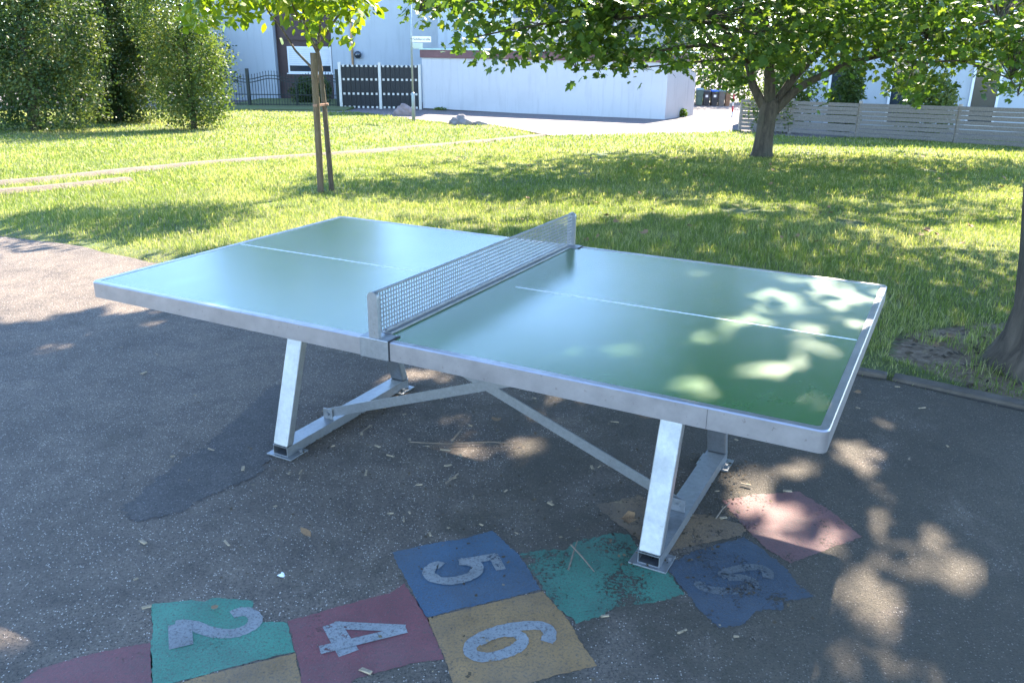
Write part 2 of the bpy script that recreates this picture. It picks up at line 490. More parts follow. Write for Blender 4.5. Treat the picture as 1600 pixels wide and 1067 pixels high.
def empty(name, loc, rz=0.0, label=None, cat=None, group=None):
    o = bpy.data.objects.new(name, None)
    col.objects.link(o)
    o.empty_display_size = 0.2
    o.location = tuple(float(v) for v in loc)
    o.rotation_euler = (0, 0, rz)
    return tag(o, label, cat, group)

class MB:
    """collects shapes into one mesh"""
    def __init__(self):
        self.v, self.f = [], []
    def add(self, vs, fs):
        k = len(self.v)
        self.v += [tuple(float(c) for c in p) for p in vs]
        self.f += [tuple(i + k for i in f) for f in fs]
        return self
    def box(self, x0, x1, y0, y1, z0, z1):
        vs = [(x0, y0, z0), (x1, y0, z0), (x1, y1, z0), (x0, y1, z0), (x0, y0, z1), (x1, y0, z1), (x1, y1, z1), (x0, y1, z1)]
        return self.add(vs, [(0, 3, 2, 1), (4, 5, 6, 7), (0, 1, 5, 4), (1, 2, 6, 5), (2, 3, 7, 6), (3, 0, 4, 7)])
    def hexa(self, b4, t4):
        return self.add(list(b4) + list(t4), [(0, 3, 2, 1), (4, 5, 6, 7), (0, 1, 5, 4), (1, 2, 6, 5), (2, 3, 7, 6), (3, 0, 4, 7)])
    def prism(self, outline, z0, z1):
        n = len(outline)
        vs = [(p[0], p[1], z0) for p in outline] + [(p[0], p[1], z1) for p in outline]
        fs = [tuple(range(n - 1, -1, -1)), tuple(range(n, 2 * n))]
        fs += [(i, (i + 1) % n, (i + 1) % n + n, i + n) for i in range(n)]
        return self.add(vs, fs)
    def tube(self, pts, radii, seg=8, cap=True, wob=0.0):
        pts = [np.asarray(p, float) for p in pts]
        n = len(pts)
        rings = []
        ref = np.array([1., 0, 0])
        for i, p in enumerate(pts):
            d = pts[min(i + 1, n - 1)] - pts[max(i - 1, 0)]
            d = d / (np.linalg.norm(d) + 1e-9)
            a = ref - d * (ref @ d)
            if np.linalg.norm(a) < 0.2:
                a = np.array([0, 1., 0]) - d * d[1]
            a /= np.linalg.norm(a)
            b = np.cross(d, a)
            ref = a
            rr = radii[i] if hasattr(radii, '__len__') else radii
            rings.append([p + (a * math.cos(2 * math.pi * k / seg) + b * math.sin(2 * math.pi * k / seg)) * rr * (1 + (random.uniform(-wob, wob) if wob else 0)) for k in range(seg)])
        vs = [q for r_ in rings for q in r_]
        fs = []
        for i in range(n - 1):
            for k in range(seg):
                a0 = i * seg + k; a1 = i * seg + (k + 1) % seg
                fs.append((a0, a1, a1 + seg, a0 + seg))
        if cap:
            fs.append(tuple(range(seg - 1, -1, -1)))
            fs.append(tuple((n - 1) * seg + k for k in range(seg)))
        return self.add(vs, fs)
    def mesh(self, name, smooth=False):
        me = bpy.data.meshes.new(name)
        me.from_pydata(self.v, [], self.f)
        me.update()
        if smooth:
            me.polygons.foreach_set('use_smooth', [True] * len(me.polygons))
        return me
    def build(self, name, mat, parent=None, smooth=False, bevel=0.0, seg=2):
        o = link(name, self.mesh(name, smooth), mat, parent)
        if bevel:
            b = o.modifiers.new('bevel', 'BEVEL'); b.width = bevel; b.segments = seg; b.limit_method = 'ANGLE'; b.angle_limit = R(40)
        return o

def np_mesh(name, V, Fq, rnd=None):
    """mesh from an (n,3) array of points and an (m,k) array of faces"""
    V = np.asarray(V, np.float32); Fq = np.asarray(Fq, np.int32)
    me = bpy.data.meshes.new(name)
    me.vertices.add(len(V)); me.vertices.foreach_set('co', V.ravel())
    m, k = Fq.shape
    me.loops.add(m * k); me.loops.foreach_set('vertex_index', Fq.ravel())
    me.polygons.add(m)
    me.polygons.foreach_set('loop_start', np.arange(0, m * k, k, dtype=np.int32))
    me.polygons.foreach_set('loop_total', np.full(m, k, np.int32))
    me.update(calc_edges=True)
    if rnd is not None:
        a = me.attributes.new('rnd', 'FLOAT', 'POINT')
        a.data.foreach_set('value', np.asarray(rnd, np.float32))
    return me

# leaf outlines (flat, stem at the origin, tip along +y), fan triangles
def fan(outline):
    n = len(outline)
    return [(0, i, i + 1) for i in range(1, n - 1)]
MAPLE_H = [(0.06, 0.02), (0.30, -0.06), (0.24, 0.14), (0.50, 0.30), (0.42, 0.42), (0.46, 0.62), (0.22, 0.52), (0.18, 0.74)]
MAPLE = [(0, 0.3, 0)] + [(0.0, 0.0, 0)] + [(x, y, -abs(x) * 0.18) for x, y in MAPLE_H] + [(0, 1.0, -0.10)] + [(-x, y, -abs(x) * 0.18) for x, y in reversed(MAPLE_H)]
MAPLE_F = [(0, i, i + 1) for i in range(1, len(MAPLE) - 1)] + [(0, len(MAPLE) - 1, 1)]
OVAL = [(0, 0, 0), (0.26, 0.30, -0.05), (0.24, 0.65, -0.06), (0, 1.0, -0.10), (-0.24, 0.65, -0.06), (-0.26, 0.30, -0.05)]
OVAL_F = [(0, 1, 2), (0, 2, 3), (0, 3, 4), (0, 4, 5)]
DIA = [(0, 0, 0), (0.32, 0.45, -0.06), (0, 1.0, -0.05), (-0.32, 0.45, -0.06)]
DIA_F = [(0, 1, 2), (0, 2, 3)]
LOBE = [(0, 0, 0), (0.42, 0.08, -0.06), (0.46, 0.5, -0.08), (0.2, 0.62, -0.02), (0, 1, -0.1), (-0.2, 0.62, -0.02), (-0.46, 0.5, -0.08), (-0.42, 0.08, -0.06)]
LOBE_F = fan(LOBE)

def leaf_frames(n, up_bias=1.0, droop=0.3):
    nrm = rng.normal(size=(n, 3)); nrm[:, 2] = np.abs(nrm[:, 2]) * 0.6 + up_bias
    nrm /= np.linalg.norm(nrm, axis=1, keepdims=True)
    tip = rng.normal(size=(n, 3)); tip[:, 2] = tip[:, 2] * 0.5 - droop
    tip -= nrm * np.sum(tip * nrm, 1, keepdims=True)
    tip /= np.linalg.norm(tip, axis=1, keepdims=True)
    side = np.cross(tip, nrm)
    return side, tip, nrm

def leaf_mesh(name, P, size, shape, faces, up_bias=1.0, droop=0.3, rnd=None):
    P = np.asarray(P, float); n = len(P)
    side, tip, nrm = leaf_frames(n, up_bias, droop)
    S = np.asarray(shape, float); k = len(S)
    sz = (size * rng.uniform(0.5, 1.35, n))[:, None, None]
    V = P[:, None, :] + sz * (S[None, :, 0:1] * side[:, None, :] + S[None, :, 1:2] * tip[:, None, :] + S[None, :, 2:3] * nrm[:, None, :])
    Fq = (np.asarray(faces)[None, :, :] + (np.arange(n) * k)[:, None, None]).reshape(-1, 3)
    if rnd is None:
        rnd = np.clip(rng.normal(0.42, 0.22, n), 0, 1)
    return np_mesh(name, V.reshape(-1, 3), Fq, np.repeat(rnd, k))

def hash_noise(x, y, s, seed=0):
    """smooth value noise for layout"""
    x = np.asarray(x) / s; y = np.asarray(y) / s
    xi = np.floor(x).astype(int); yi = np.floor(y).astype(int)
    fx = x - xi; fy = y - yi
    fx = fx * fx * (3 - 2 * fx); fy = fy * fy * (3 - 2 * fy)
    def h(a, b):
        v = np.sin(a * 127.1 + b * 311.7 + seed * 74.7) * 43758.5453
        return v - np.floor(v)
    return (h(xi, yi) * (1 - fx) + h(xi + 1, yi) * fx) * (1 - fy) + (h(xi, yi + 1) * (1 - fx) + h(xi + 1, yi + 1) * fx) * fy

# ------------------------------------------------------------------ ground layout
def edge_y(x):
    """far edge of the playground asphalt: parallel to the table"""
    x = np.asarray(x, float)
    px = np.array([-40, -9.0, -4.6, -3.6, -2.9, -2.3, 0.0, 1.2, 1.96, 2.47, 4.0, 9.0, 40])
    py = np.array([25, 9.6, 7.28, 6.85, 6.40, 6.12, 4.98, 4.45, 4.07, 3.66, 2.9, 0.4, -15])
    return np.interp(x, px, py)

sb = [at(a, b)[:2] for a, b in [(-500, 172), (0, 172), (380, 174), (560, 177), (640, 187), (700, 194), (760, 195), (815, 204), (848, 213), (930, 213.5), (1000, 212), (1080, 210), (1150, 207)]]
SBX = np.array([p[0] for p in sb] + [7.5, 40]); SBY = np.array([p[1] for p in sb] + [22.4, 23.5])
o_ = np.argsort(SBX); SBX, SBY = SBX[o_], SBY[o_]
def street_y(x):
    return np.interp(np.asarray(x, float), SBX, SBY)

# lawn sheet (reaches the horizon, dips under asphalt and street)
gx = np.concatenate([np.linspace(-160, -16, 13)[:-1], np.linspace(-16, 14, 151), np.linspace(14, 160, 13)[1:]])
gy = np.concatenate([np.linspace(-60, -2, 10)[:-1], np.linspace(-2, 34, 181), np.linspace(34, 240, 22)[1:]])
GX, GY = np.meshgrid(gx, gy)
GZ = ground(GY) + 0.03 * (hash_noise(GX, GY, 0.9, 3) - 0.5) + 0.05 * (hash_noise(GX, GY, 3.1, 5) - 0.5)
lift = np.clip((GY - edge_y(GX)) / 0.35, 0, 1)
GZ = np.where(GY < edge_y(GX) + 0.02, -0.06, GZ + 0.015 * lift)
GZ = np.where(GY > street_y(GX) - 0.05, ground(GY) - 0.10, GZ)
nx, ny = len(gx), len(gy)
idx = np.arange(nx * ny).reshape(ny, nx)
quads = np.stack([idx[:-1, :-1], idx[:-1, 1:], idx[1:, 1:], idx[1:, :-1]], -1).reshape(-1, 4)
lawn = link('lawn', np_mesh('lawn', np.stack([GX, GY, GZ], -1).reshape(-1, 3), quads), 'lawn')
lawn.data.polygons.foreach_set('use_smooth', [True] * len(lawn.data.polygons))
tag(lawn, 'sunny sloping lawn between the playground asphalt and the street', kind='structure')

# the asphalt of the playground
xs = np.concatenate([np.linspace(-40, -6, 18)[:-1], np.linspace(-6, 4, 201), np.linspace(4, 40, 18)[1:]])
ts = np.linspace(0, 1, 14)
jag = 0.05 * (hash_noise(xs, xs * 0, 0.28, 2) - 0.5) + 0.10 * (hash_noise(xs, xs * 0, 0.9, 8) - 0.5)
AV = np.array([(x, -30 + t * (edge_y(x) + j + 30), 0.0) for t in ts for x, j in zip(xs, jag)])
ia = np.arange(len(xs) * len(ts)).reshape(len(ts), len(xs))
aq = np.stack([ia[:-1, :-1], ia[:-1, 1:], ia[1:, 1:], ia[1:, :-1]], -1).reshape(-1, 4)
asphalt = link('playground_asphalt', np_mesh('playground_asphalt', AV, aq), 'asphalt')
tag(asphalt, 'worn grey playground asphalt with painted hopscotch squares', kind='structure')

# street and forecourt
xs2 = np.linspace(-60, 45, 106); ts2 = np.linspace(0, 1, 60) ** 1.6
SV = []
for t in ts2:
    for x in xs2:
        y = street_y(x) + t * (90 - street_y(x))
        SV.append((x, y, float(ground(y)) + 0.012))
is_ = np.arange(len(xs2) * len(ts2)).reshape(len(ts2), len(xs2))
sq_ = np.stack([is_[:-1, :-1], is_[:-1, 1:], is_[1:, 1:], is_[1:, :-1]], -1).reshape(-1, 4)
street = tag(link('street', np_mesh('street', np.array(SV), sq_), 'street'), 'pale sunlit street and forecourt in front of the garage', kind='structure')

# footpath worn across the lawn, and bare soil by the near tree
def ribbon(name, pts_px, w, mat, z=0.03, sub=10):
    P = [at(a, b)[:2] for a, b in pts_px]
    pts = []
    for a, b in zip(P[:-1], P[1:]):
        for k in range(sub):
            pts.append(a + (b - a) * k / sub)
    pts.append(P[-1])
    L, Rr = [], []
    for i, p in enumerate(pts):
        d = pts[min(i + 1, len(pts) - 1)] - pts[max(i - 1, 0)]
        n = np.array([-d[1], d[0]]) / (np.linalg.norm(d) + 1e-9)
        ww = w * (0.75 + 0.5 * float(hash_noise(p[0], p[1], 0.8, 4)))
        L.append(p + n * ww); Rr.append(p - n * ww)
    vs, fs = [], []
    m = 5
    for l, r in zip(L, Rr):
        for k in range(m):
            q = l + (r - l) * k / (m - 1)
            edge = 0.0 if 0 < k < m - 1 else -0.05
            vs.append((q[0], q[1], float(ground(q[1])) + 0.055 + edge))
    for i in range(len(L) - 1):
        for k in range(m - 1):
            a = i * m + k
            fs.append((a, a + 1, a + 1 + m, a + m))
    o = MB().add(vs, fs).build(name, mat, None, True)
    return o, [np.array(p) for p in pts]
path_o, path_pts = ribbon('footpath', [(-260, 300), (-60, 294), (60, 284), (180, 271), (300, 259), (430, 249), (560, 240), (660, 231), (760, 222), (846, 213)], 0.17, 'dirt')
tag(path_o, 'narrow bare-earth footpath worn across the lawn to the street', kind='structure')
path2_o, path2_pts = ribbon('footpath', [(-260, 318), (-60, 308), (60, 298), (130, 291), (200, 283)], 0.14, 'dirt')
tag(path2_o, 'second fainter earth track beside the footpath at the left', kind='structure')

soil_poly = [at(a, b, 0)[:2] for a, b in [(1385, 560), (1400, 525), (1470, 515), (1560, 505), (1760, 500), (1800, 640), (1640, 640), (1560, 612), (1500, 600), (1440, 575)]]
def lawn_z(x, y):
    z = ground(y) + 0.03 * (hash_noise(x, y, 0.9, 3) - 0.5) + 0.05 * (hash_noise(x, y, 3.1, 5) - 0.5)
    return z + 0.015 * np.clip((y - edge_y(x)) / 0.35, 0, 1)
VL = np.stack([GX, GY], -1).reshape(-1, 2)
ins = np.zeros(len(VL))
for ox, oy in [(0, 0), (0.12, 0), (-0.12, 0), (0, 0.12), (0, -0.12)]:
    ins += in_poly(VL[:, 0] + ox, VL[:, 1] + oy, soil_poly) / 5.0
at_ = lawn.data.attributes.new('soil', 'FLOAT', 'POINT')
at_.data.foreach_set('value', ins.astype(np.float32))

# kerb stones along the asphalt at right
kerb = empty('kerb', (0, 0, 0)); tag(kerb, 'low sunken concrete kerb between asphalt and grass at right', kind='structure')
kx = [(1.30, 1.98), (2.00, 2.66), (2.68, 3.4)]
for x0, x1 in kx:
    a = np.array([x0, float(edge_y(x0)) + 0.02]); b = np.array([x1, float(edge_y(x1)) + 0.02])
    d = (b - a) / np.linalg.norm(b - a); n = np.array([-d[1], d[0]])
    b4 = [tuple(p) + (-0.05,) for p in (a, b, b + n * 0.08, a + n * 0.08)]
    tz = random.uniform(0.012, 0.022)
    t4 = [tuple(p) + (tz + random.uniform(-0.008, 0.008),) for p in (a, b, b + n * 0.08, a + n * 0.08)]
    MB().hexa(b4, t4).build('kerb_stone', 'kerb', kerb, False, 0.012)

# repaired strip in the asphalt
def sheet(name, outline_px, mat, z, parent=None, jagf=0.0, sub=8, closed=True):
    P = [at(a, b, 0)[:2] for a, b in outline_px]
    pts = []
    for i, p in enumerate(P):
        q = P[(i + 1) % len(P)]
        L = np.linalg.norm(q - p)
        n = max(1, int(L / 0.010)) if jagf else 1
        nn = np.array([-(q - p)[1], (q - p)[0]]) / (L + 1e-9)
        for k in range(n):
            w = p + (q - p) * k / n
            if k and jagf:
                w = w + nn * jagf * (random.uniform(-1, 1) * 0.6 + 1.0 * (float(hash_noise(w[0], w[1], 0.05, 6)) - 0.5))
            pts.append(w)
    me = bpy.data.meshes.new(name)
    bm = bmesh.new()
    vv = [bm.verts.new((p[0], p[1], z)) for p in pts]
    f = bm.faces.new(vv)
    bmesh.ops.triangulate(bm, faces=[f])
    bmesh.ops.recalc_face_normals(bm, faces=bm.faces)
    for f in bm.faces:
        if f.normal.z < 0: f.normal_flip()
    bm.to_mesh(me); bm.free()
    return link(name, me, mat, parent)

sheet('repair_patch', [(190, 795), (262, 735), (330, 690), (385, 640), (430, 600), (470, 610), (455, 660), (430, 710), (400, 745), (330, 775), (262, 808), (215, 815)], 'patch', 0.0018, asphalt, 0.022)

# ------------------------------------------------------------------ hopscotch
def stroke(name, polys, mat, parent, z=0.0018):
    """digit painted as strokes: lists of (pixel points, width in metres)"""
    mb = MB()
    for j, (pts, w) in enumerate(polys):
        P = [at(a, b, 0)[:2] for a, b in pts]
        if len(P) > 3:                       # smooth the curve
            Q = []
            for i in range(len(P) - 1):
                p0, p1, p2, p3 = P[max(i - 1, 0)], P[i], P[i + 1], P[min(i + 2, len(P) - 1)]
                for t in np.linspace(0, 1, 6)[:-1]:
                    Q.append(0.5 * ((2 * p1) + (-p0 + p2) * t + (2 * p0 - 5 * p1 + 4 * p2 - p3) * t ** 2 + (-p0 + 3 * p1 - 3 * p2 + p3) * t ** 3))
            Q.append(P[-1]); P = Q
        L, Rr = [], []
        for i, p in enumerate(P):
            d = P[min(i + 1, len(P) - 1)] - P[max(i - 1, 0)]
            n = np.array([-d[1], d[0]]) / (np.linalg.norm(d) + 1e-9)
            e = random.uniform(-0.002, 0.002)
            L.append(p + n * (w / 2 + e)); Rr.append(p - n * (w / 2 + e))
        vs = [tuple(l) + (z + j * 0.0008,) for l in L] + [tuple(r) + (z + j * 0.0008,) for r in Rr]
        n = len(L)
        mb.add(vs, [(i, n + i, n + i + 1, i + 1) for i in range(n - 1)])
    return mb.build(name, mat, parent)

def z1(pts, ox, oy, s):
    return [(ox + a / s, oy + b / s) for a, b in pts]
A_ = lambda pts: z1(pts, 420, 800, 3.077)
B_ = lambda pts: z1(pts, 180, 900, 5.333)
C_ = lambda pts: z1(pts, 900, 740, 2.286)
def square(outline, mat, label, z=0.0009, jf=0.006):
    o = sheet('painted_square', outline, mat, z, asphalt, jf)
    o['label'] = label
    return o
s_red1 = square([(20, 1075), (60, 1045), (140, 1022), (236, 1003), (238, 1100), (10, 1110)], 'p_red', 'red painted square at the lower left', jf=0.004)
s_2 = square([(237, 944), (300, 937), (320, 940), (332, 934), (395, 938), (394, 950), (382, 952), (402, 962), (403, 972), (442, 971), (449, 974), (461, 1018), (392, 1034), (351, 1045), (239, 1076), (235, 1002), (240, 975), (237, 967)], 'p_teal', 'teal painted square with a white 2', jf=0.004)
stroke('painted_number', [(B_([(975, 325), (1040, 300), (1110, 300), (1160, 335), (1165, 385), (1110, 435), (1000, 475), (870, 478), (760, 455), (660, 415), (570, 400), (500, 410)]), 0.042), (B_([(540, 395), (550, 592)]), 0.062)], 'p_white', s_2)
square([(253, 1074), (351, 1047), (461, 1020), (478, 1100), (240, 1110)], 'p_orange', 'orange painted square below the teal 2', jf=0.003)
s_4 = square([(449, 970), (520, 950), (575, 935), (612, 925), (632, 911), (666, 963), (694, 1029), (640, 1036), (585, 1052), (555, 1060), (545, 1075), (478, 1100), (462, 1018)], 'p_red', 'red painted square with a white 4', jf=0.005)
stroke('painted_number', [(A_([(300, 538), (385, 680)]), 0.056), (A_([(310, 545), (655, 560)]), 0.034), (A_([(662, 566), (246, 666)]), 0.036)], 'p_white', s_4)
s_5 = square([(612, 863), (680, 848), (720, 842), (770, 829), (795, 852), (812, 868), (846, 921), (665, 964)], 'p_blue', 'blue painted square with a white 5', jf=0.005)
stroke('painted_number', [(A_([(1117, 278), (1076, 205)]), 0.036), (A_([(1094, 214), (915, 243)]), 0.036), (A_([(918, 240), (985, 248), (1004, 275), (970, 310), (890, 332), (820, 330), (772, 305), (775, 275), (806, 256), (832, 262)]), 0.040)], 'p_white', s_5)
s_6 = square([(667, 966), (848, 923), (890, 972), (905, 1000), (933, 1040), (880, 1052), (800, 1075), (720, 1100), (696, 1030)], 'p_orange', 'orange painted square with a white 6', jf=0.004)
stroke('painted_number', [(A_([(1335, 625), (1352, 585), (1320, 550), (1240, 546), (1130, 562), (1030, 596), (972, 640), (975, 680), (1030, 698), (1110, 688), (1190, 655), (1215, 630)]), 0.040), (A_([(1205, 645), (1222, 618), (1195, 588), (1130, 582), (1060, 600), (1005, 628)]), 0.036)], 'p_white', s_6)
square([(812, 866), (850, 858), (880, 860), (905, 845), (960, 832), (985, 836), (1000, 862), (1045, 895), (1070, 930), (1020, 942), (960, 948), (945, 962), (900, 975), (880, 955), (848, 921)], 'p_teal2', 'worn teal painted square beside the right table foot', jf=0.010)
square([(930, 789), (1000, 774), (1050, 800), (1110, 805), (1165, 822), (1160, 836), (1045, 862), (1010, 850), (960, 815)], 'p_orange2', 'worn orange-brown painted square under the right table legs', jf=0.010)
s_3 = square([(1040, 884), (1080, 862), (1163, 838), (1192, 858), (1225, 885), (1250, 915), (1272, 931), (1225, 940), (1224, 952), (1192, 952), (1175, 960), (1160, 975), (1125, 981), (1090, 950)], 'p_blue2', 'worn blue painted square with a faded 3', jf=0.008)
stroke('painted_number', [(C_([(440, 385), (450, 405), (500, 418), (570, 418), (625, 405), (630, 385), (590, 372), (540, 372)]), 0.036), (C_([(540, 372), (525, 358), (570, 342), (640, 335), (682, 350), (685, 375)]), 0.036)], 'p_white2', s_3)
square([(1128, 782), (1185, 772), (1250, 768), (1300, 800), (1347, 838), (1300, 855), (1235, 880), (1205, 862), (1175, 836)], 'p_red2', 'pale red painted square in dappled sun', jf=0.007)

# ------------------------------------------------------------------ table tennis table
L2, W2, TOPZ = 1.37, 0.7625, 0.76
table = empty('table_tennis_table', (TC[0], TC[1], 0), TROT, 'green outdoor table tennis table with silver frame and perforated metal net', 'table')
def rrect(x0, x1, y0, y1, r, corners):
    """rounded rectangle outline, corners = which of (x0y0, x1y0, x1y1, x0y1) are round"""
    out = []
    for (cx, cy, a0), rd in zip(((x0, y0, 180), (x1, y0, 270), (x1, y1, 0), (x0, y1, 90)), corners):
        if rd:
            qx = cx + (r if cx == x0 else -r); qy = cy + (r if cy == y0 else -r)
            for k in range(9):
                a = R(a0 + k * 90 / 8)
                out.append((qx + r * math.cos(a), qy + r * math.sin(a)))
        else:
            out.append((cx, cy))
    return out
GAP = 0.004
for sgn in (-1, 1):
    x0, x1 = (-L2, -GAP) if sgn < 0 else (GAP, L2)
    cor = (1, 0, 0, 1) if sgn < 0 else (0, 1, 1, 0)
    ei = 0.024
    xi0, xi1 = (x0 + ei, x1 - 0.012) if sgn < 0 else (x0 + 0.012, x1 - ei)
    top = MB().prism(rrect(xi0, xi1, -W2 + ei, W2 - ei, 0.012, cor), TOPZ - 0.03, TOPZ - 0.0015).build('playing_surface', 'table', table)
    MB().box(min(sgn * 0.10, sgn * (L2 - ei - 0.002)), max(sgn * 0.10, sgn * (L2 - ei - 0.002)), -0.0035, 0.0035, TOPZ - 0.002, TOPZ - 0.0008).build('centre_line', 'line', top)
    # aluminium edge profile: outer ring minus inner opening
    o_out = rrect(x0, x1, -W2, W2, 0.024, cor); o_in = rrect(xi0 - 0.0006, xi1 + 0.0006, -W2 + ei - 0.0006, W2 - ei + 0.0006, 0.012, cor)
    n = len(o_out)
    vs = []
    prof = [(o_out, TOPZ - 0.062), (o_out, TOPZ - 0.004), (None, TOPZ), (o_in, TOPZ), (o_in, TOPZ - 0.062)]
    cx_ = (x0 + x1) / 2
    for ol, z in prof:
        if ol is None:
            ol = [(cx_ + (a - cx_) * 0.9965, b * 0.9955) for a, b in o_out]
        vs += [(a, b, z) for a, b in ol]
    fs = []
    for r_ in range(5):
        nr = (r_ + 1) % 5
        for i in range(n):
            j = (i + 1) % n
            fs.append((r_ * n + i, r_ * n + j, nr * n + j, nr * n + i))
    MB().add(vs, fs).build('edge_frame', 'alu', table)
    MB().box(xi0 + 0.02, xi1 - 0.02, -W2 + 0.05, W2 - 0.05, TOPZ - 0.055, TOPZ - 0.032).build('support_board', 'galv', table)
    # a thin joint line on the near rail of the right half
    if sgn > 0: MB().box(1.07 - 0.0004, 1.07 + 0.0004, -W2 - 0.0006, -W2 + 0.002, TOPZ - 0.061, TOPZ - 0.005).build('rail_joint', 'rubber', table)

# clamp brackets at both ends of the net
for sy in (-1, 1):
    y0, y1 = (-W2 - 0.004, -W2 + 0.06) if sy < 0 else (W2 - 0.06, W2 + 0.004)
    MB().box(-0.060, 0.052, y0, y1, TOPZ - 0.066, TOPZ + 0.003).build('net_clamp', 'galv', table, False, 0.003)
    MB().box(0.0525, 0.056, y0 + 0.002, y1, TOPZ - 0.064, TOPZ + 0.0026).build('clamp_gap', 'rubber', table)
# net: perforated sheet made of its real bars
NX = -0.004
net = MB()
y0n, y1n, z0n, z1n = -W2 + 0.012, W2 - 0.012, TOPZ + 0.012, TOPZ + 0.150
pit_ = 0.0145
ny_ = int((y1n - y0n) / pit_)
for i in range(ny_ + 1):
    y = y0n + i * (y1n - y0n) / ny_
    net.box(NX - 0.0012, NX + 0.0012, y - 0.0017, y + 0.0017, z0n, z1n)
nz_ = 9
for i in range(nz_ + 1):
    z = z0n + 0.004 + i * (z1n - z0n - 0.008) / nz_
    net.box(NX - 0.0016, NX + 0.0016, y0n, y1n, z - 0.0017, z + 0.0017)
net_o = net.build('net', 'net', table)
MB().box(NX - 0.004, NX + 0.004, y0n, y1n, z1n - 0.003, z1n + 0.003).build('net_top_edge', 'net', net_o, False, 0.001)
for sy in (-1, 1):
    # end plate with rounded top
    prof = [(-0.019, TOPZ + 0.001), (0.019, TOPZ + 0.001)]
    prof += [(0.019 * math.cos(R(a)), z1n - 0.014 + 0.019 * math.sin(R(a))) for a in range(0, 181, 15)]
    ya, yb = (-W2 + 0.000, -W2 + 0.014) if sy < 0 else (W2 - 0.014, W2 - 0.000)
    n = len(prof)
    vs = [(NX + a, ya, b) for a, b in prof] + [(NX + a, yb, b) for a, b in prof]
    fs = [tuple(range(n)), tuple(range(2 * n - 1, n - 1, -1))] + [((i + 1) % n, i, i + n, (i + 1) % n + n) for i in range(n)]
    MB().add(vs, fs).build('net_end_plate', 'galv', net_o)
MB().box(NX - 0.020, NX + 0.022, -W2 + 0.062, W2 - 0.062, TOPZ + 0.0015, TOPZ + 0.006).build('net_foot_rail', 'galv', table, False, 0.001)
MB().box(NX - 0.006, NX + 0.006, -W2 + 0.062, W2 - 0.062, TOPZ + 0.0065, TOPZ + 0.0165).build('net_rail', 'galv', table, False, 0.001)

# leg frames
for fx, sgn in ((-0.775, -1), (0.845, 1)):
    fr = empty('leg_frame', (0, 0, 0)); fr.parent = table
    hw = 0.039
    yb_, yt_ = 0.440, 0.235
    # crossbar: open box tube
    zb0, zb1, th = 0.008, 0.050, 0.004
    m = MB()
    m.box(fx - hw, fx + hw, -yb_, yb_, zb1 - th, zb1)
    m.box(fx - hw, fx + hw, -yb_, yb_, zb0, zb0 + th)
    m.box(fx - hw, fx - hw + th, -yb_ + 0.0005, yb_ - 0.0005, zb0 + th, zb1 - th)
    m.box(fx + hw - th, fx + hw, -yb_ + 0.0005, yb_ - 0.0005, zb0 + th, zb1 - th)
    m.build('crossbar', 'galv', fr)
    for sy in (-1, 1):
        d = 0.042
        yb0, yb1 = sy * yb_, sy * (yb_ - d)
        yt0, yt1 = sy * yt_, sy * (yt_ - d)
        lo = sorted([yb0, yb1]); hi = sorted([yt0, yt1])
        zt = TOPZ - 0.056
        b4 = [(fx - hw, lo[0], zb1 + 0.0005), (fx + hw, lo[0], zb1 + 0.0005), (fx + hw, lo[1], zb1 + 0.0005), (fx - hw, lo[1], zb1 + 0.0005)]
        t4 = [(fx - hw, hi[0], zt), (fx + hw, hi[0], zt), (fx + hw, hi[1], zt), (fx - hw, hi[1], zt)]
        MB().hexa(b4, t4).build('leg', 'galv', fr, False, 0.006, 3)
        yc = sy * (yb_ - 0.042)
        MB().box(fx - 0.066, fx + 0.066, yc - 0.055, yc + 0.055, 0.0015, 0.0075).build('foot_plate', 'galv', fr, False, 0.001)
        for bx_ in (-1, 1):
            bo = MB().tube([(fx + bx_ * 0.053, yc + sy * -0.022, 0.0078), (fx + bx_ * 0.053, yc + sy * -0.022, 0.020)], 0.008, 6)
            bo.build('bolt', 'galv', fr)
    MB().box(fx - hw - 0.01, fx + hw + 0.01, -0.36, 0.36, zt + 0.0005, TOPZ - 0.0505).build('top_plate', 'galv', fr)
    # bracket holding the diagonal brace
    yb2 = -0.125
    bxs = fx - sgn * 0.000
    MB().box(bxs - 0.026, bxs + 0.026, yb2 - 0.006, yb2 - 0.001, zb1 + 0.0006, zb1 + 0.050).build('brace_bracket', 'galv', fr, False, 0.001)
    MB().tube([(bxs, yb2 - 0.016, zb1 + 0.027), (bxs, yb2 - 0.0065, zb1 + 0.027)], 0.009, 6).build('bolt', 'galv', fr)

# crossing flat braces
for k, (xa, za, xb, zb) in enumerate(((-0.775, 0.077, 0.80, 0.655), (0.845, 0.077, -0.74, 0.655))):
    d = np.array([xb - xa, zb - za]); d /= np.linalg.norm(d); n = np.array([-d[1], d[0]]) * 0.020
    xa, za = xa - d[0] * 0.02, za - d[1] * 0.02
    ya = -0.124 + k * 0.0065
    q = [(xa - n[0], za - n[1]), (xb - n[0], zb - n[1]), (xb + n[0], zb + n[1]), (xa + n[0], za + n[1])]
    b4 = [(q[0][0], ya, q[0][1]), (q[1][0], ya, q[1][1]), (q[1][0], ya + 0.006, q[1][1]), (q[0][0], ya + 0.006, q[0][1])]
    t4 = [(q[3][0], ya, q[3][1]), (q[2][0], ya, q[2][1]), (q[2][0], ya + 0.006, q[2][1]), (q[3][0], ya + 0.006, q[3][1])]
    MB().hexa(b4, t4).build('diagonal_brace', 'galv', table)

# ------------------------------------------------------------------ garage, gate, fences, houses
def wall_frame(p0, p1):
    """origin, heading and length of a wall from ground point p0 (left) to p1 (right)"""
    d = np.array(p1[:2]) - np.array(p0[:2])
    return math.atan2(d[1], d[0]), float(np.linalg.norm(d))

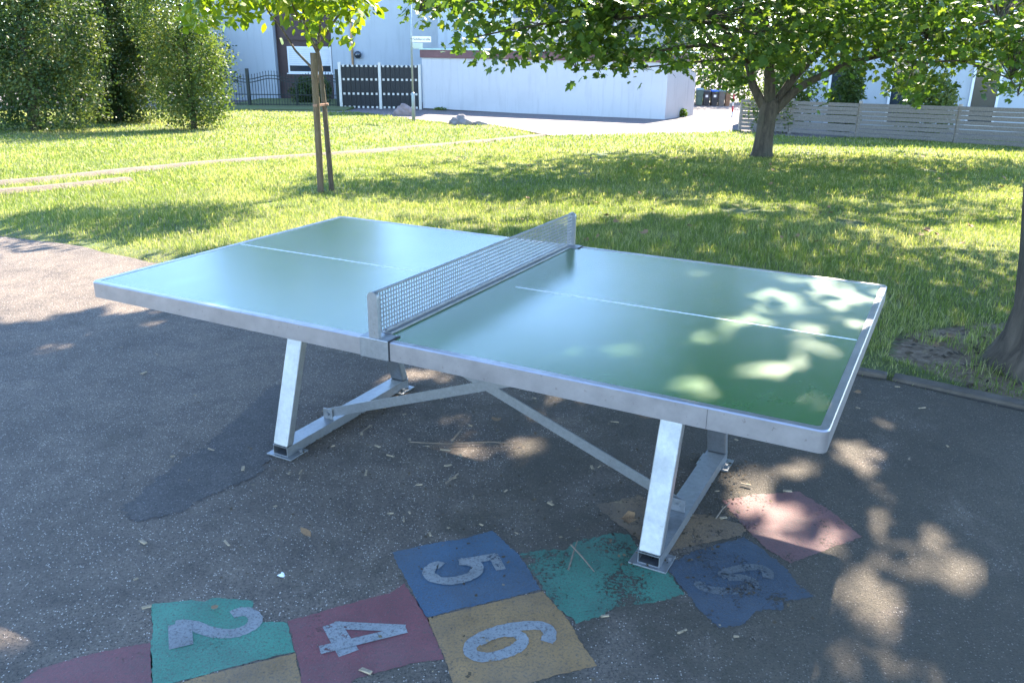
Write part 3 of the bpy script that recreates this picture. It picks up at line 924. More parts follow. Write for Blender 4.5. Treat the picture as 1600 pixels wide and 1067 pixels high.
gl, gr_ = at(661, 172), at(1038.5, 187.5)
ang, glen = wall_frame(gl, gr_)
gz = min(gl[2], gr_[2]) - 0.15
garage = empty('garage', (gl[0], gl[1], gz), ang, 'long low white plastered garage with a maroon roof edge', 'garage')
gh = 2.30 + (gl[2] - gz)
MB().box(0, glen, 0, 3.1, 0, gh - 0.30).build('wall', 'plaster2', garage)
MB().box(-0.05, glen + 0.04, -0.05, 3.15, gh - 0.30, gh).build('fascia', 'fascia', garage)
MB().box(-0.07, glen + 0.06, -0.07, 3.17, gh + 0.001, gh + 0.045).build('roof_edge', 'coping', garage)
MB().box(0.02, glen - 0.02, -0.012, -0.001, 0.0, 0.22).build('plinth', 'kerb', garage)

# dark board gate left of the garage
gp0, gp1 = at(534, 170.5), at(658, 172)
ga, glen2 = wall_frame(gp0, gp1)
gate = empty('board_gate', (gp0[0], gp0[1], float(ground(gp0[1]))), ga, 'dark vertical-board gate with cream posts and rows of white blocks', 'gate')
H_ = 1.74
for k in range(3):
    x = k * (glen2 - 0.02) / 2
    MB().box(x - 0.055, x + 0.055, -0.06, 0.06, 0, H_ + (0.06 if k < 2 else 0)).build('post', 'gatepost', gate, False, 0.01)
for k in range(2):
    xa = k * (glen2 - 0.02) / 2 + 0.06; xb = (k + 1) * (glen2 - 0.02) / 2 - 0.06
    nb_ = 8
    w_ = (xb - xa) / nb_
    for i in range(nb_):
        MB().box(xa + i * w_ + 0.004, xa + (i + 1) * w_ - 0.004, -0.012 - 0.006 * (i % 2), 0.014, 0.05, H_ - 0.06 + 0.025 * (i % 2)).build('board', 'gate', gate)
    MB().box(xa, xb, 0.016, 0.05, 0.06, H_ - 0.10).build('backing_panel', 'gate', gate)
    for zr in (0.08, 0.60, 1.15, H_ - 0.075):
        for i in range(nb_):
            xc = xa + (i + 0.5) * w_
            MB().box(xc - 0.042, xc + 0.042, -0.026, -0.0185, zr - 0.040, zr + 0.040).build('white_block', 'gatepost', gate)

# wrought-iron fence
ip0, ip1 = at(352, 168), at(531, 170)
ia_, ilen = wall_frame(ip0, ip1)
iron = empty('iron_fence', (ip0[0], ip0[1], float(ground(ip0[1]))), ia_, 'black iron railing with a wavy top left of the gate', 'fence')
for xk in (1.02, ilen - 0.05):
    MB().box(xk - 0.06, xk + 0.06, -0.06, 0.06, 0, 1.52).build('post', 'iron', iron, False, 0.01)
MB().box(2.95, 3.0, -0.025, 0.025, 0, 1.3).build('post', 'iron', iron)
nb_ = int(ilen / 0.115)
def wave(x):
    return 1.10 + 0.16 * math.sin((x - 1.0) / 1.95 * 2 * math.pi * 0.5 + math.pi) ** 2 * 1.0
for i in range(nb_):
    x = 0.05 + i * 0.115
    h = wave(x) + 0.14
    MB().box(x - 0.009, x + 0.009, -0.009, 0.009, 0.08, h).add([(x - 0.02, 0, h), (x + 0.02, 0, h), (x, 0.008, h), (x, 0, h + 0.07)], [(0, 1, 3), (1, 2, 3), (2, 0, 3), (0, 2, 1)]).build('bar', 'iron', iron)
for off in (0.0, -0.12):
    pts = [(x, -0.012, wave(x) + off) for x in np.linspace(0, ilen, 60)]
    MB().tube(pts, 0.018, 5).build('top_rail', 'iron', iron)
for z in (0.12, 0.5):
    MB().box(0, ilen, -0.022, -0.010, z, z + 0.035).build('rail', 'iron', iron)

def house_wall(root, name, x0, x1, y0, y1, z1, mat, z0=-0.6):
    return MB().box(x0, x1, y0, y1, z0, z1).build(name, mat, root)

def window(root, x, z, w, h, y, glass='glass', shutter=0.0, sill=True):
    t = 0.07
    f = MB()
    f.box(x, x + w, y - 0.05, y - 0.002, z, z + t); f.box(x, x + w, y - 0.05, y - 0.002, z + h - t, z + h)
    f.box(x, x + t, y - 0.05, y - 0.002, z + t, z + h - t); f.box(x + w - t, x + w, y - 0.05, y - 0.002, z + t, z + h - t)
    fo = f.build('window', 'frame', root)
    MB().box(x + t, x + w - t, y - 0.02, y - 0.003, z + t, z + h - t).build('pane', glass, fo)
    if shutter:
        n = max(2, int(shutter * h / 0.08))
        s = MB()
        for i in range(n):
            zz = z + h - t - (i + 1) * (shutter * h) / n
            s.box(x + t + 0.003, x + w - t - 0.003, y - 0.040 + 0.004 * (i % 2), y - 0.0215, zz + 0.004, zz + shutter * h / n)
        s.build('roller_shutter', 'shutter', fo)
    if sill:
        MB().box(x - 0.06, x + w + 0.06, y - 0.12, y - 0.0025, z - 0.05, z - 0.002).build('sill', 'frame', fo)
    return fo

# white house behind gate and iron fence (front faces the camera)
HY = 40.0
h0 = atY(372, 148, HY)
hg = float(ground(HY))
house = empty('white_house', (atY(300, 148, HY)[0], HY, hg), 0, 'large white plastered house with a dark brown bay behind the gate', 'house')
hx0 = house.location.x
X_ = lambda px, y=HY: atY(px, 120, y)[0] - hx0
Z_ = lambda py, y=HY: atY(560, py, y)[2] - hg
house_wall(house, 'wall', X_(300), X_(432), 0.0, 8.0, 7.0, 'plaster')
house_wall(house, 'bay_wall', X_(432) + 0.002, X_(521), 0.45, 8.0, 7.0, 'brown')
house_wall(house, 'wall', X_(521) + 0.004, X_(692), -0.05, 8.0, 7.0, 'plaster')
house_wall(house, 'wall', X_(692) + 0.006, X_(800), -2.2, 7.0, 7.0, 'plaster')
window(house, X_(448), Z_(116), X_(517) - X_(448), Z_(74) - Z_(116), 0.45, 'glass', 0.66)
MB().box(X_(432) + 0.1, X_(521) - 0.1, 0.36, 0.447, Z_(8), Z_(64)).build('bay_panel', 'brown', house)
window(house, X_(455), Z_(20), 1.9, 1.5, 0.36, 'glass', 0.0)
# wall lamp and downpipe
MB().tube([(X_(553), -0.12, 0), (X_(553), -0.12, 6.8)], 0.05, 8).build('downpipe', 'ochre', house, True)
lamp = MB().tube([(X_(562), -0.06, Z_(86)), (X_(562), -0.2, Z_(86)), (X_(562), -0.26, Z_(86))], [0.07, 0.17, 0.10], 10).build('wall_lamp', 'glass', house, True)
MB().box(X_(300) - 0.4, X_(692) + 0.3, -0.5, 8.4, 7.0, 7.25).build('roof', 'roof', house)
MB().box(X_(693), X_(800) + 0.3, -2.6, 8.4, 7.0, 7.25).build('roof', 'roof', house)

# neighbouring house with an ochre balcony, above the garage
HY2 = 44.0
h2 = empty('balcony_house', (atY(770, 60, HY2)[0], HY2, float(ground(HY2))), 0, 'pale house with an ochre and cream balcony above the garage roof', 'house')
hx2, hg2 = h2.location.x, float(ground(HY2))
X2 = lambda px: atY(px, 60, HY2)[0] - hx2
Z2 = lambda py: atY(800, py, HY2)[2] - hg2
house_wall(h2, 'wall', X2(738), X2(1085), 0.0, 9.0, 7.0, 'plaster')
MB().box(X2(774), X2(792), -1.5, -0.002, Z2(66), Z2(30)).build('balcony_side', 'ochre', h2)
MB().box(X2(792) + 0.002, X2(905), -1.5, -1.38, Z2(62), Z2(30)).build('balcony_front', 'cream', h2)
MB().box(X2(774), X2(905), -1.55, -0.004, Z2(66) - 0.14, Z2(66) - 0.002).build('balcony_floor', 'cream', h2)
window(h2, X2(815), Z2(30), 2.2, 1.6, 0.0, 'glass', 0.3)
window(h2, X2(960), Z2(60), 1.4, 1.5, 0.0, 'glass', 0.3)
MB().box(X2(738) - 0.3, X2(1085) + 0.3, -0.5, 9.4, 7.0, 7.3).build('roof', 'roof', h2)

# house behind the slat fence at right
HY3 = 27.0
h3 = empty('garden_house', (atY(1240, 140, HY3)[0], HY3, float(ground(HY3))), R(-14), 'white house with dark garden doors behind the grey slat fence', 'house')
hg3 = float(ground(HY3))
house_wall(h3, 'wall', 0.6, 14.0, 0.0, 8.0, 6.0, 'plaster')
for xa, w_, zc in ((1.0, 0.75, 1.9), (2.75, 1.05, 1.95), (5.0, 0.8, 1.9)):
    window(h3, xa, 0.15, w_, zc, 0.0, 'glass', 0.0, False)
MB().box(0.2, 14.4, -0.6, 8.4, 6.0, 6.3).build('roof', 'roof', h3)

# slat fence
fp = [at(1154, 205.5), at(1232, 210), at(1336, 216.5), at(1489, 226), at(1655, 237)]
fence = empty('slat_fence', (fp[0][0], fp[0][1], fp[0][2]), 0, 'low weathered grey fence of horizontal wooden boards', 'fence')
FO = np.array(fp[0])
for i in range(4):
    a, b = fp[i] - FO, fp[i + 1] - FO
    d = (b - a)[:2]; L = np.linalg.norm(d); d = d / L; n = np.array([d[1], -d[0]])      # n faces the lawn
    for k in range(8):
        z0 = 0.05 + k * 0.108 + random.uniform(-0.004, 0.004)
        e0, e1 = 0.012, L - 0.012
        h_ = 0.094 + random.uniform(-0.003, 0.002)
        tilt = random.uniform(-0.006, 0.006)
        def pt(s, off, z):
            return (a[0] + d[0] * s + n[0] * off, a[1] + d[1] * s + n[1] * off, a[2] + (b[2] - a[2]) * s / L + z)
        b4 = [pt(e0, 0.022, z0), pt(e1, 0.022, z0 + tilt), pt(e1, 0, z0 + tilt), pt(e0, 0, z0)]
        t4 = [pt(e0, 0.022, z0 + h_), pt(e1, 0.022, z0 + h_ + tilt), pt(e1, 0, z0 + h_ + tilt), pt(e0, 0, z0 + h_)]
        MB().hexa(b4, t4).build('board', 'fence', fence)
for i in range(5):
    a = fp[i] - FO
    d = (fp[min(i + 1, 4)] - fp[max(i - 1, 0)])[:2]; d /= np.linalg.norm(d); n = np.array([d[1], -d[0]])
    c = a[:2] - n * 0.05
    q = [c + d * s1 * 0.035 + n * s2 * 0.045 for s1, s2 in ((-1, -1), (1, -1), (1, 1), (-1, 1))]
    MB().hexa([tuple(p) + (a[2] - 0.1,) for p in q], [tuple(p) + (a[2] + 0.95,) for p in q]).build('post', 'fencepost', fence)
# short return of the fence running away from the lawn
a = np.array([0.0, 0.0, 0.0]); dr = np.array([0.25, 0.97])
for k in range(8):
    z0 = 0.05 + k * 0.108
    p0 = a[:2] + dr * 0.12; p1 = a[:2] + dr * 3.4; nn = np.array([dr[1], -dr[0]]) * 0.022
    zd = float(ground(FO[1] + 3.3) - ground(FO[1]))
    MB().hexa([tuple(p0) + (z0,), tuple(p1) + (z0 + zd,), tuple(p1 + nn) + (z0 + zd,), tuple(p0 + nn) + (z0,)],
              [tuple(p0) + (z0 + 0.094,), tuple(p1) + (z0 + zd + 0.094,), tuple(p1 + nn) + (z0 + zd + 0.094,), tuple(p0 + nn) + (z0 + 0.094,)]).build('board', 'fence', fence)

# ------------------------------------------------------------------ street sign
sp = at(646.5, 190)
sign = empty('street_sign', (sp[0], sp[1], float(ground(sp[1]))), 0, 'grey street-name sign pole on the lawn by the garage', 'sign')
MB().tube([(0, 0, -0.1), (0, 0, 0.86), (0, 0, 0.90)], [0.055, 0.055, 0.036], 12, True).build('pole_sleeve', 'greypole', sign, True)
MB().tube([(0, 0, 0.88), (0, 0, 4.2)], 0.031, 10).build('pole', 'greypole', sign, True)
zs = atY(660, 62, sp[1])[2] - float(ground(sp[1]))
pl = MB().box(0.04, 0.62, -0.045, -0.030, zs - 0.085, zs + 0.085).build('name_plate', 'signwhite', sign, False, 0.004)
tx = bpy.data.curves.new('lettering', 'FONT')
tx.body = 'Schillerstraße'
tx.size = 0.098; tx.extrude = 0.001; tx.align_x = 'CENTER'; tx.align_y = 'CENTER'
to = bpy.data.objects.new('tmp_text', tx); col.objects.link(to)
bpy.context.view_layer.update()
tm = bpy.data.meshes.new_from_object(to.evaluated_get(bpy.context.evaluated_depsgraph_get()))
bpy.data.objects.remove(to, do_unlink=True)
lo_ = link('lettering', tm, 'signink', pl)
lo_.location = (0.33, -0.0475, zs); lo_.rotation_euler = (R(90), 0, 0)
# second name plate, set across the first and seen from its end
p2 = MB().box(-0.008, 0.008, -0.62, -0.04, -0.085, 0.085).build('name_plate', 'signback', sign, False, 0.004)
p2.location = (0.02, 0.0, zs - 0.19); p2.rotation_euler = (0, 0, R(38))
for dz in (0.03, -0.22):
    MB().tube([(0, 0, zs + dz - 0.02), (0, 0, zs + dz + 0.02)], 0.042, 10).build('clamp', 'greypole', sign, True)

# ------------------------------------------------------------------ boulders
def boulder(px0, px1, pyb, hpx, mat, label, seed):
    c = at((px0 + px1) / 2, pyb)
    s = c[1] * 1.0 / F_PX
    w, h = (px1 - px0) * s, hpx * s
    bm = bmesh.new()
    bmesh.ops.create_icosphere(bm, subdivisions=4, radius=1.0)
    r_ = random.Random(seed)
    planes = [Vector((r_.uniform(-1, 1), r_.uniform(-1, 1), r_.uniform(-0.2, 1))).normalized() for _ in range(9)]
    for v in bm.verts:
        for p in planes:
            d = v.co.dot(p) - 0.74
            if d > 0: v.co -= p * d * 0.85
        nz = 0.07 * math.sin(v.co.x * 6 + seed) * math.sin(v.co.y * 7) + 0.05 * math.sin(v.co.z * 11 + v.co.x * 9)
        v.co *= 1 + nz
        v.co.x *= w / 1.75; v.co.y *= w / 2.4; v.co.z = (v.co.z + 0.35) * h / 1.2
    me = bpy.data.meshes.new('boulder'); bm.to_mesh(me); bm.free()
    me.polygons.foreach_set('use_smooth', [True] * len(me.polygons))
    o = link('boulder', me, mat)
    o.location = (c[0], c[1], float(ground(c[1])) - 0.02)
    return tag(o, label, 'boulder', 'boulders on the lawn edge')
boulder(703, 738, 196, 16, 'rock', 'bigger grey boulder at the lawn edge before the garage', 3)
boulder(730, 764, 196, 9, 'rock', 'flat grey boulder lying against the bigger one', 8)
boulder(617, 645, 181, 17, 'rock2', 'pinkish boulder beside the street sign pole', 5)

# ------------------------------------------------------------------ wheelie bins and barrier post
def wheelie_bin(px0, px1, pytop, pybot, Y, body, lid, label, mark):
    a = atY(px0, pybot, Y); b = atY(px1, pybot, Y); t = atY(px0, pytop, Y)
    w, h = b[0] - a[0], t[2] - a[2]
    r = empty('wheelie_bin', ((a[0] + b[0]) / 2, Y, a[2]), R(random.uniform(-12, -2)), label, 'bin', 'bins beyond the garage')
    hw = w / 2
    MB().hexa([(-hw * 0.78, -0.2, 0.06), (hw * 0.78, -0.2, 0.06), (hw * 0.78, 0.2, 0.06), (-hw * 0.78, 0.2, 0.06)],
              [(-hw, -0.26, h * 0.90), (hw, -0.26, h * 0.90), (hw, 0.28, h * 0.90), (-hw, 0.28, h * 0.90)]).build('body', body, r, False, 0.02)
    MB().hexa([(-hw * 1.06, -0.29, h * 0.902), (hw * 1.06, -0.29, h * 0.902), (hw * 1.06, 0.30, h * 0.902), (-hw * 1.06, 0.30, h * 0.902)],
              [(-hw * 0.96, -0.22, h * 0.985), (hw * 0.96, -0.22, h * 0.985), (hw * 0.96, 0.28, h), (-hw * 0.96, 0.28, h)]).build('lid', lid, r, False, 0.015)
    MB().tube([(-hw * 0.8, 0.33, h * 0.91), (hw * 0.8, 0.33, h * 0.91)], 0.016, 6).build('handle', body, r)
    for s in (-1, 1):
        MB().tube([(s * hw * 0.70, 0.24, 0.09), (s * hw * 0.88, 0.24, 0.09)], 0.09, 12).build('wheel', 'rubber', r)
    if mark:
        MB().box(-hw * 0.35, hw * 0.35, -0.247, -0.240, h * 0.58, h * 0.72).build('sticker', 'sticker', r)
    return r
BY = 39.5
wheelie_bin(1086, 1097, 138, 166.5, BY, 'bin_green', 'lid_teal', 'green-grey bin half hidden by the garage corner', False)
wheelie_bin(1097, 1108, 141, 167, BY, 'bin_black', 'bin_black', 'black bin with white sticker and black lid', True)
wheelie_bin(1109, 1120, 140.5, 167.5, BY, 'bin_black', 'lid_blue', 'black bin with bright blue lid', True)
wheelie_bin(1121, 1131, 140, 168, BY, 'bin_grey', 'lid_teal', 'grey bin with grey-green lid', False)
wheelie_bin(1131.5, 1139, 143, 168.5, BY, 'bin_brown', 'bin_brown', 'brown bin at the right end of the row', False)
bp = at(1143.5, 184)
bar = empty('barrier_post', (bp[0], bp[1], float(ground(bp[1]))), 0, 'slim red and white banded post beside the slat fence', 'post')
for k in range(4):
    MB().tube([(0, 0, k * 0.2 + 0.001), (0, 0, (k + 1) * 0.2)], 0.032, 10).build('band', 'red' if k % 2 else 'white', bar, True)
MB().box(-0.07, 0.07, -0.07, 0.07, 0.0, 0.012).build('base_plate', 'greypole', bar)

# ------------------------------------------------------------------ trees
def limb(mb, pts, r0, r1, seg=9, wob=0.06, n=14):
    """smooth tapered limb through points"""
    P = [np.asarray(p, float) for p in pts]
    Q = []
    for i in range(len(P) - 1):
        p0, p1, p2, p3 = P[max(i - 1, 0)], P[i], P[i + 1], P[min(i + 2, len(P) - 1)]
        for t in np.linspace(0, 1, max(3, n // (len(P) - 1)))[:-1]:
            Q.append(0.5 * ((2 * p1) + (-p0 + p2) * t + (2 * p0 - 5 * p1 + 4 * p2 - p3) * t ** 2 + (-p0 + 3 * p1 - 3 * p2 + p3) * t ** 3))
    Q.append(P[-1])
    rr = [r0 + (r1 - r0) * (k / (len(Q) - 1)) ** 0.8 for k in range(len(Q))]
    mb.tube(Q, rr, seg, True, wob)
    return Q

def trunk_flare(mb, pts, radii, seg=18, ridges=5, amp=0.10):
    P = [np.asarray(p, float) for p in pts]
    vs, fs = [], []
    ph = random.uniform(0, 6)
    for i, (p, r) in enumerate(zip(P, radii)):
        fl = amp * max(0.25, 1.0 - i / (len(P) * 0.6)) if i < len(P) * 0.8 else amp * 0.25
        for k in range(seg):
            a = 2 * math.pi * k / seg
            rr = r * (1 + fl * math.sin(ridges * a + ph) + 0.03 * math.sin(3 * a + i))
            vs.append((p[0] + rr * math.cos(a), p[1] + rr * math.sin(a), p[2]))
    for i in range(len(P) - 1):
        for k in range(seg):
            a, b = i * seg + k, i * seg + (k + 1) % seg
            fs.append((a, b, b + seg, a + seg))
    fs.append(tuple((len(P) - 1) * seg + k for k in range(seg)))
    mb.add(vs, fs)

# -- the big maple on the lawn -----------------------------------------
tb = at(1189, 247)
TB = np.array([tb[0], tb[1], float(ground(tb[1]))])
maple = empty('maple_tree', TB, 0, 'spreading maple with a forked trunk standing on the lawn', 'tree')
def rel(px, py, dy):
    return atY(px, py, TB[1] + dy) - TB
sc_ = TB[1] / F_PX * 1.0
mb = MB()
trunk_flare(mb, [(0, 0, -0.1), (0, 0, 0.02), (0.0, 0, 0.12), (0.01, 0, 0.4), (0.03, 0, 0.75), (0.06, 0, 0.98), (0.08, 0.02, 1.12)], [0.25, 0.225, 0.195, 0.172, 0.165, 0.19, 0.15])
mb.build('trunk', 'bark', maple, True)
limbs = []
def add_limb(pts, r0, r1):
    m = MB(); q = limb(m, pts, r0, r1); limbs.append(q)
    m.build('limb', 'bark', maple, True)
add_limb([(-0.02, 0, 0.92), rel(1176, 132, 0.1), rel(1165, 90, 0.3), rel(1120, 30, 0.6), rel(1050, -80, 0.8)], 0.105, 0.03)
add_limb([(0.05, 0, 0.95), rel(1203, 130, -0.1), rel(1200, 70, -0.3), rel(1190, -30, -0.6), rel(1200, -260, -0.6)], 0.13, 0.05)
add_limb([(0.10, 0, 0.90), rel(1240, 122, 0.0), rel(1275, 85, 0.1), rel(1300, 55, 0.2), rel(1345, -20, 0.5), rel(1380, -200, 0.8)], 0.10, 0.035)
add_limb([(0.12, 0, 0.82), rel(1245, 140, -0.2), rel(1290, 116, -0.4), rel(1330, 98, -0.6), rel(1372, 88, -0.8), rel(1450, 60, -1.2), rel(1560, 30, -1.6)], 0.09, 0.025)
add_limb([rel(1168, 95, 0.2), rel(1110, 70, -0.9), rel(1020, 82, -1.8), rel(940, 78, -2.3), rel(860, 95, -2.7)], 0.045, 0.008)
add_limb([rel(1195, 60, -0.3), rel(1080, 30, -1.4), rel(960, 30, -2.5), rel(850, 38, -3.0), rel(735, 60, -3.3)], 0.05, 0.008)
add_limb([rel(1195, 20, -0.4), rel(1050, -30, -1.6), rel(900, -30, -2.8), rel(770, -5, -3.2), rel(655, 18, -3.4)], 0.05, 0.008)
add_limb([rel(1160, 90, 0.3), rel(1110, 95, 0.6), rel(1060, 100, 0.2), rel(1000, 106, -0.4), rel(900, 110, -1.2)], 0.035, 0.006)
add_limb([rel(1372, 88, -0.8), rel(1440, 100, -1.2), rel(1500, 95, -1.3), rel(1580, 125, -1.4), rel(1590, 150, -1.4)], 0.03, 0.005)

crown = empty('crown', (0, 0, 0)); crown.parent = maple
# lower skirt: clusters of leaves hung through the depth of the crown
top_edge = -60
sil = [(640, 20), (660, 25), (700, 30), (722, 62), (735, 92), (752, 92), (782, 100), (800, 92), (822, 112), (850, 105), (880, 118), (905, 112), (935, 105), (960, 118), (985, 104), (1010, 92), (1050, 95), (1065, 108), (1085, 105),
       (1100, 118), (1125, 122), (1150, 135), (1168, 130), (1176, 108), (1188, 98), (1205, 100), (1222, 118), (1240, 105), (1262, 130), (1275, 150), (1292, 148), (1300, 120), (1330, 105), (1375, 100), (1385, 125), (1400, 145), (1420, 152), (1440, 140), (1460, 148), (1470, 110),
       (1500, 105), (1540, 118), (1556, 128), (1572, 148), (1582, 140), (1600, 118), (1700, 100), (1700, -60), (640, -60)]
NCL = 2500
cu = rng.uniform(640, 1690, NCL * 3); cv = rng.uniform(-60, 155, NCL * 3)
ok = in_poly(cu, cv, sil)
dens = np.where(cu < 900, 0.26 + 0.25 * (cv < 5), np.where(cu < 1050, 0.72, 1.0))
dens = np.where((cu > 1300) & (cv > 85), 0.55, dens)
dens = np.where((cu > 1440), dens * 0.9, dens)
gap_n = hash_noise(cu, cv, 34, 12)
dens = np.where((gap_n < 0.34) & (cu < 1150), dens * 0.25, dens)
# keep the fork and the first reach of the limbs clear
for (ax, ay, bx_, by_, rad) in ((1176, 145, 1172, 118, 16), (1215, 150, 1275, 85, 17), (1225, 148, 1360, 90, 15), (1196, 170, 1200, 120, 20)):
    tt = np.clip(((cu - ax) * (bx_ - ax) + (cv - ay) * (by_ - ay)) / ((bx_ - ax) ** 2 + (by_ - ay) ** 2), 0, 1)
    dd = np.hypot(cu - ax - tt * (bx_ - ax), cv - ay - tt * (by_ - ay))
    dens = np.where(dd < rad, dens * 0.12, dens)
ok &= rng.uniform(size=len(cu)) < dens
cu, cv = cu[ok][:NCL], cv[ok][:NCL]
# a cluster's distance: the crown is a disc about the trunk; what hangs far left reaches forward
cx_off = (cu - 1189) / F_PX * TB[1]
half = np.sqrt(np.clip(5.9 ** 2 - np.clip(np.abs(cx_off), 0, 5.5) ** 2, 0.6, None)) * 0.62
dy = rng.uniform(-1, 1, len(cu)) * half
dy = np.where(cu < 1000, -2.6 + rng.normal(size=len(cu)) * 0.7, dy)
CL = np.array([atY(u, v, TB[1] + d) for u, v, d in zip(cu, cv, dy)]) - TB
lp, lr = [], []
big = []
for c, u, v in zip(CL, cu, cv):
    n = rng.integers(6, 11)
    P = c + rng.normal(size=(n, 3)) * np.array([0.17, 0.17, 0.10])
    for p in P:
        (big if u < 930 else lp).append(p)
lp = np.array(lp)
big = np.array(big)
rng.shuffle(big)
# upper crown, out of the picture but shading the lawn
NU = 7500
th = rng.uniform(0, 2 * math.pi, NU); rr = np.sqrt(rng.uniform(0, 1, NU)); hz = rng.uniform(0, 1, NU)
UP = np.stack([rr * np.cos(th) * (5.2 - 3.4 * hz ** 1.5) - 0.2, rr * np.sin(th) * (4.6 - 3.0 * hz ** 1.5), 2.9 + hz * 5.2], 1)
cl_n = hash_noise(UP[:, 0] + UP[:, 2] * 0.7, UP[:, 1] - UP[:, 2] * 0.5, 0.8, 21)
UP = UP[cl_n > 0.42]
# openings that let the sun through to the lawn
G = UP[:, :2] + TB[:2] + (UP[:, 2:3]) * SH
sunny = [[(-400, 398), (0, 400), (130, 392), (260, 404), (520, 430), (530, 505), (470, 497), (400, 478), (330, 470), (262, 474), (205, 496), (120, 486), (50, 506), (-400, 500)], [(520, 290), (700, 262), (760, 300), (900, 300), (1060, 330), (1130, 345), (900, 350), (560, 350)],
         [(1150, 205), (1200, 250), (1330, 262), (1480, 290), (1600, 330), (1700, 300), (1700, 200)],
         [(1050, 285), (1150, 300), (1200, 330), (1100, 330)], [(1480, 395), (1610, 380), (1610, 430), (1500, 430)]]
keep = np.ones(len(UP), bool)
for poly in sunny:
    W_ = [at(a, b)[:2] for a, b in poly]
    keep &= ~(in_poly(G[:, 0], G[:, 1], W_) & (rng.uniform(size=len(UP)) < 0.93))
UP = UP[keep]
link('foliage', leaf_mesh('foliage', lp, 0.125, MAPLE, MAPLE_F, 0.7, 0.5), 'maple', crown)['kind'] = 'stuff'
link('upper_foliage', leaf_mesh('upper_foliage', UP, 0.21, LOBE, LOBE_F, 1.0, 0.3), 'maple', crown)['kind'] = 'stuff'
# the leaves hanging at the left that can be told apart
lm = []
for k in range(6):
    me = np_mesh('leaf', np.array(MAPLE) * [1, 1, 0.6 + 0.25 * k], np.array(MAPLE_F), np.full(len(MAPLE), 0.15 + 0.13 * k))
    me.materials.append(MAT['maple']); lm.append(me)
nb_i = min(300, len(big))
sd_, tp_, nm_ = leaf_frames(nb_i, 0.5, 0.8)
for i in range(nb_i):
    o = bpy.data.objects.new('leaf', lm[i % 6]); col.objects.link(o); o.parent = crown
    s = 0.14 * random.uniform(0.65, 1.25)
    o.matrix_local = Matrix(((sd_[i][0] * s, tp_[i][0] * s, nm_[i][0] * s, big[i][0]), (sd_[i][1] * s, tp_[i][1] * s, nm_[i][1] * s, big[i][1]), (sd_[i][2] * s, tp_[i][2] * s, nm_[i][2] * s, big[i][2]), (0, 0, 0, 1)))
if len(big) > nb_i:
    link('hanging_foliage', leaf_mesh('hanging_foliage', big[nb_i:], 0.14, MAPLE, MAPLE_F, 0.5, 0.8), 'maple', crown)['kind'] = 'stuff'
# twigs through the lower skirt
tw = MB()
for i in rng.choice(len(CL), 520, replace=False):
    c = CL[i]
    best, bd = None, 9
    for q in limbs:
        for p in q[::2]:
            dd = np.linalg.norm(p - c)
            if dd < bd: bd, best = dd, p
    if bd < 2.4:
        mid = (best + c) / 2 + np.array([0, 0, 0.12 * bd])
        tw.tube([best, mid, c], [0.011, 0.007, 0.003], 4, False)
tw.build('twigs', 'bark', crown)['kind'] = 'stuff'

# -- the near tree at the right edge, its crown overhead ------------------
nb0 = at(1622, 578, 0)
NB = np.array([nb0[0], nb0[1], 0.05])
near = empty('shade_tree', NB, 0, 'thick trunk of a near tree at the right edge of the picture', 'tree')
mb = MB()
trunk_flare(mb, [(0, 0, -0.12), (0, 0, 0.0), (0.0, 0, 0.06), (0.0, 0, 0.14), (0.0, 0, 0.3), (-0.045, 0, 0.6), (-0.10, 0, 0.9), (-0.15, 0, 1.3), (-0.22, 0.03, 1.8), (-0.24, 0.1, 2.4), (-0.25, 0.2, 3.0)],
            [0.30, 0.265, 0.235, 0.205, 0.18, 0.168, 0.16, 0.155, 0.16, 0.15, 0.14], 20, 5, 0.07)
mb.build('trunk', 'bark', near, True)
NLIMB = [[(-0.22, 0.2, 2.8), (-1.2, 1.0, 4.2), (-2.6, 2.4, 5.2), (-3.6, 3.4, 5.8)], [(-0.22, 0.2, 2.9), (-0.3, 1.6, 4.4), (-0.4, 3.2, 5.6), (-0.6, 4.6, 6.2)], [(-0.25, 0.2, 2.9), (1.0, 1.0, 4.6), (2.4, 2.2, 5.8), (3.4, 3.0, 6.3)],
         [(-0.25, 0.2, 2.8), (-1.6, -0.6, 4.4), (-3.0, -1.0, 5.4)], [(-0.25, 0.2, 2.9), (0.9, -1.0, 4.6), (1.8, -2.2, 5.6)], [(-0.25, 0.2, 2.9), (-0.3, 0.4, 5.0), (-0.2, 0.6, 7.2)]]
for q in NLIMB:
    m = MB(); limb(m, q, 0.10, 0.03); m.build('limb', 'bark', near, True)
NN = 120000
th = rng.uniform(0, 2 * math.pi, NN); rr = np.sqrt(rng.uniform(0, 1, NN)); hz = rng.uniform(0, 1, NN)
CP = np.stack([0.1 + rr * np.cos(th) * 5.4 * np.sqrt(1 - 0.5 * hz), 3.0 + rr * np.sin(th) * 5.3 * np.sqrt(1 - 0.5 * hz), 3.5 + hz * 4.0], 1)
Wp = CP + NB
G0 = Wp[:, :2] + Wp[:, 2:3] * SH
GT = Wp[:, :2] + (Wp[:, 2:3] - TOPZ) * SH
keep = np.ones(NN, bool)  # leaves are removed below to shape the sun flecks on ground and table
def ell(px, py, rx, ry, z):
    return [at(px + rx * math.cos(a), py + ry * math.sin(a), z)[:2] for a in np.linspace(0, 2 * math.pi, 14)[:-1]]
def grow(poly, m):
    c = np.mean(poly, axis=0)
    return [c + (p - c) * (1 + m / (np.linalg.norm(p - c) + 1e-6)) for p in map(np.asarray, poly)]
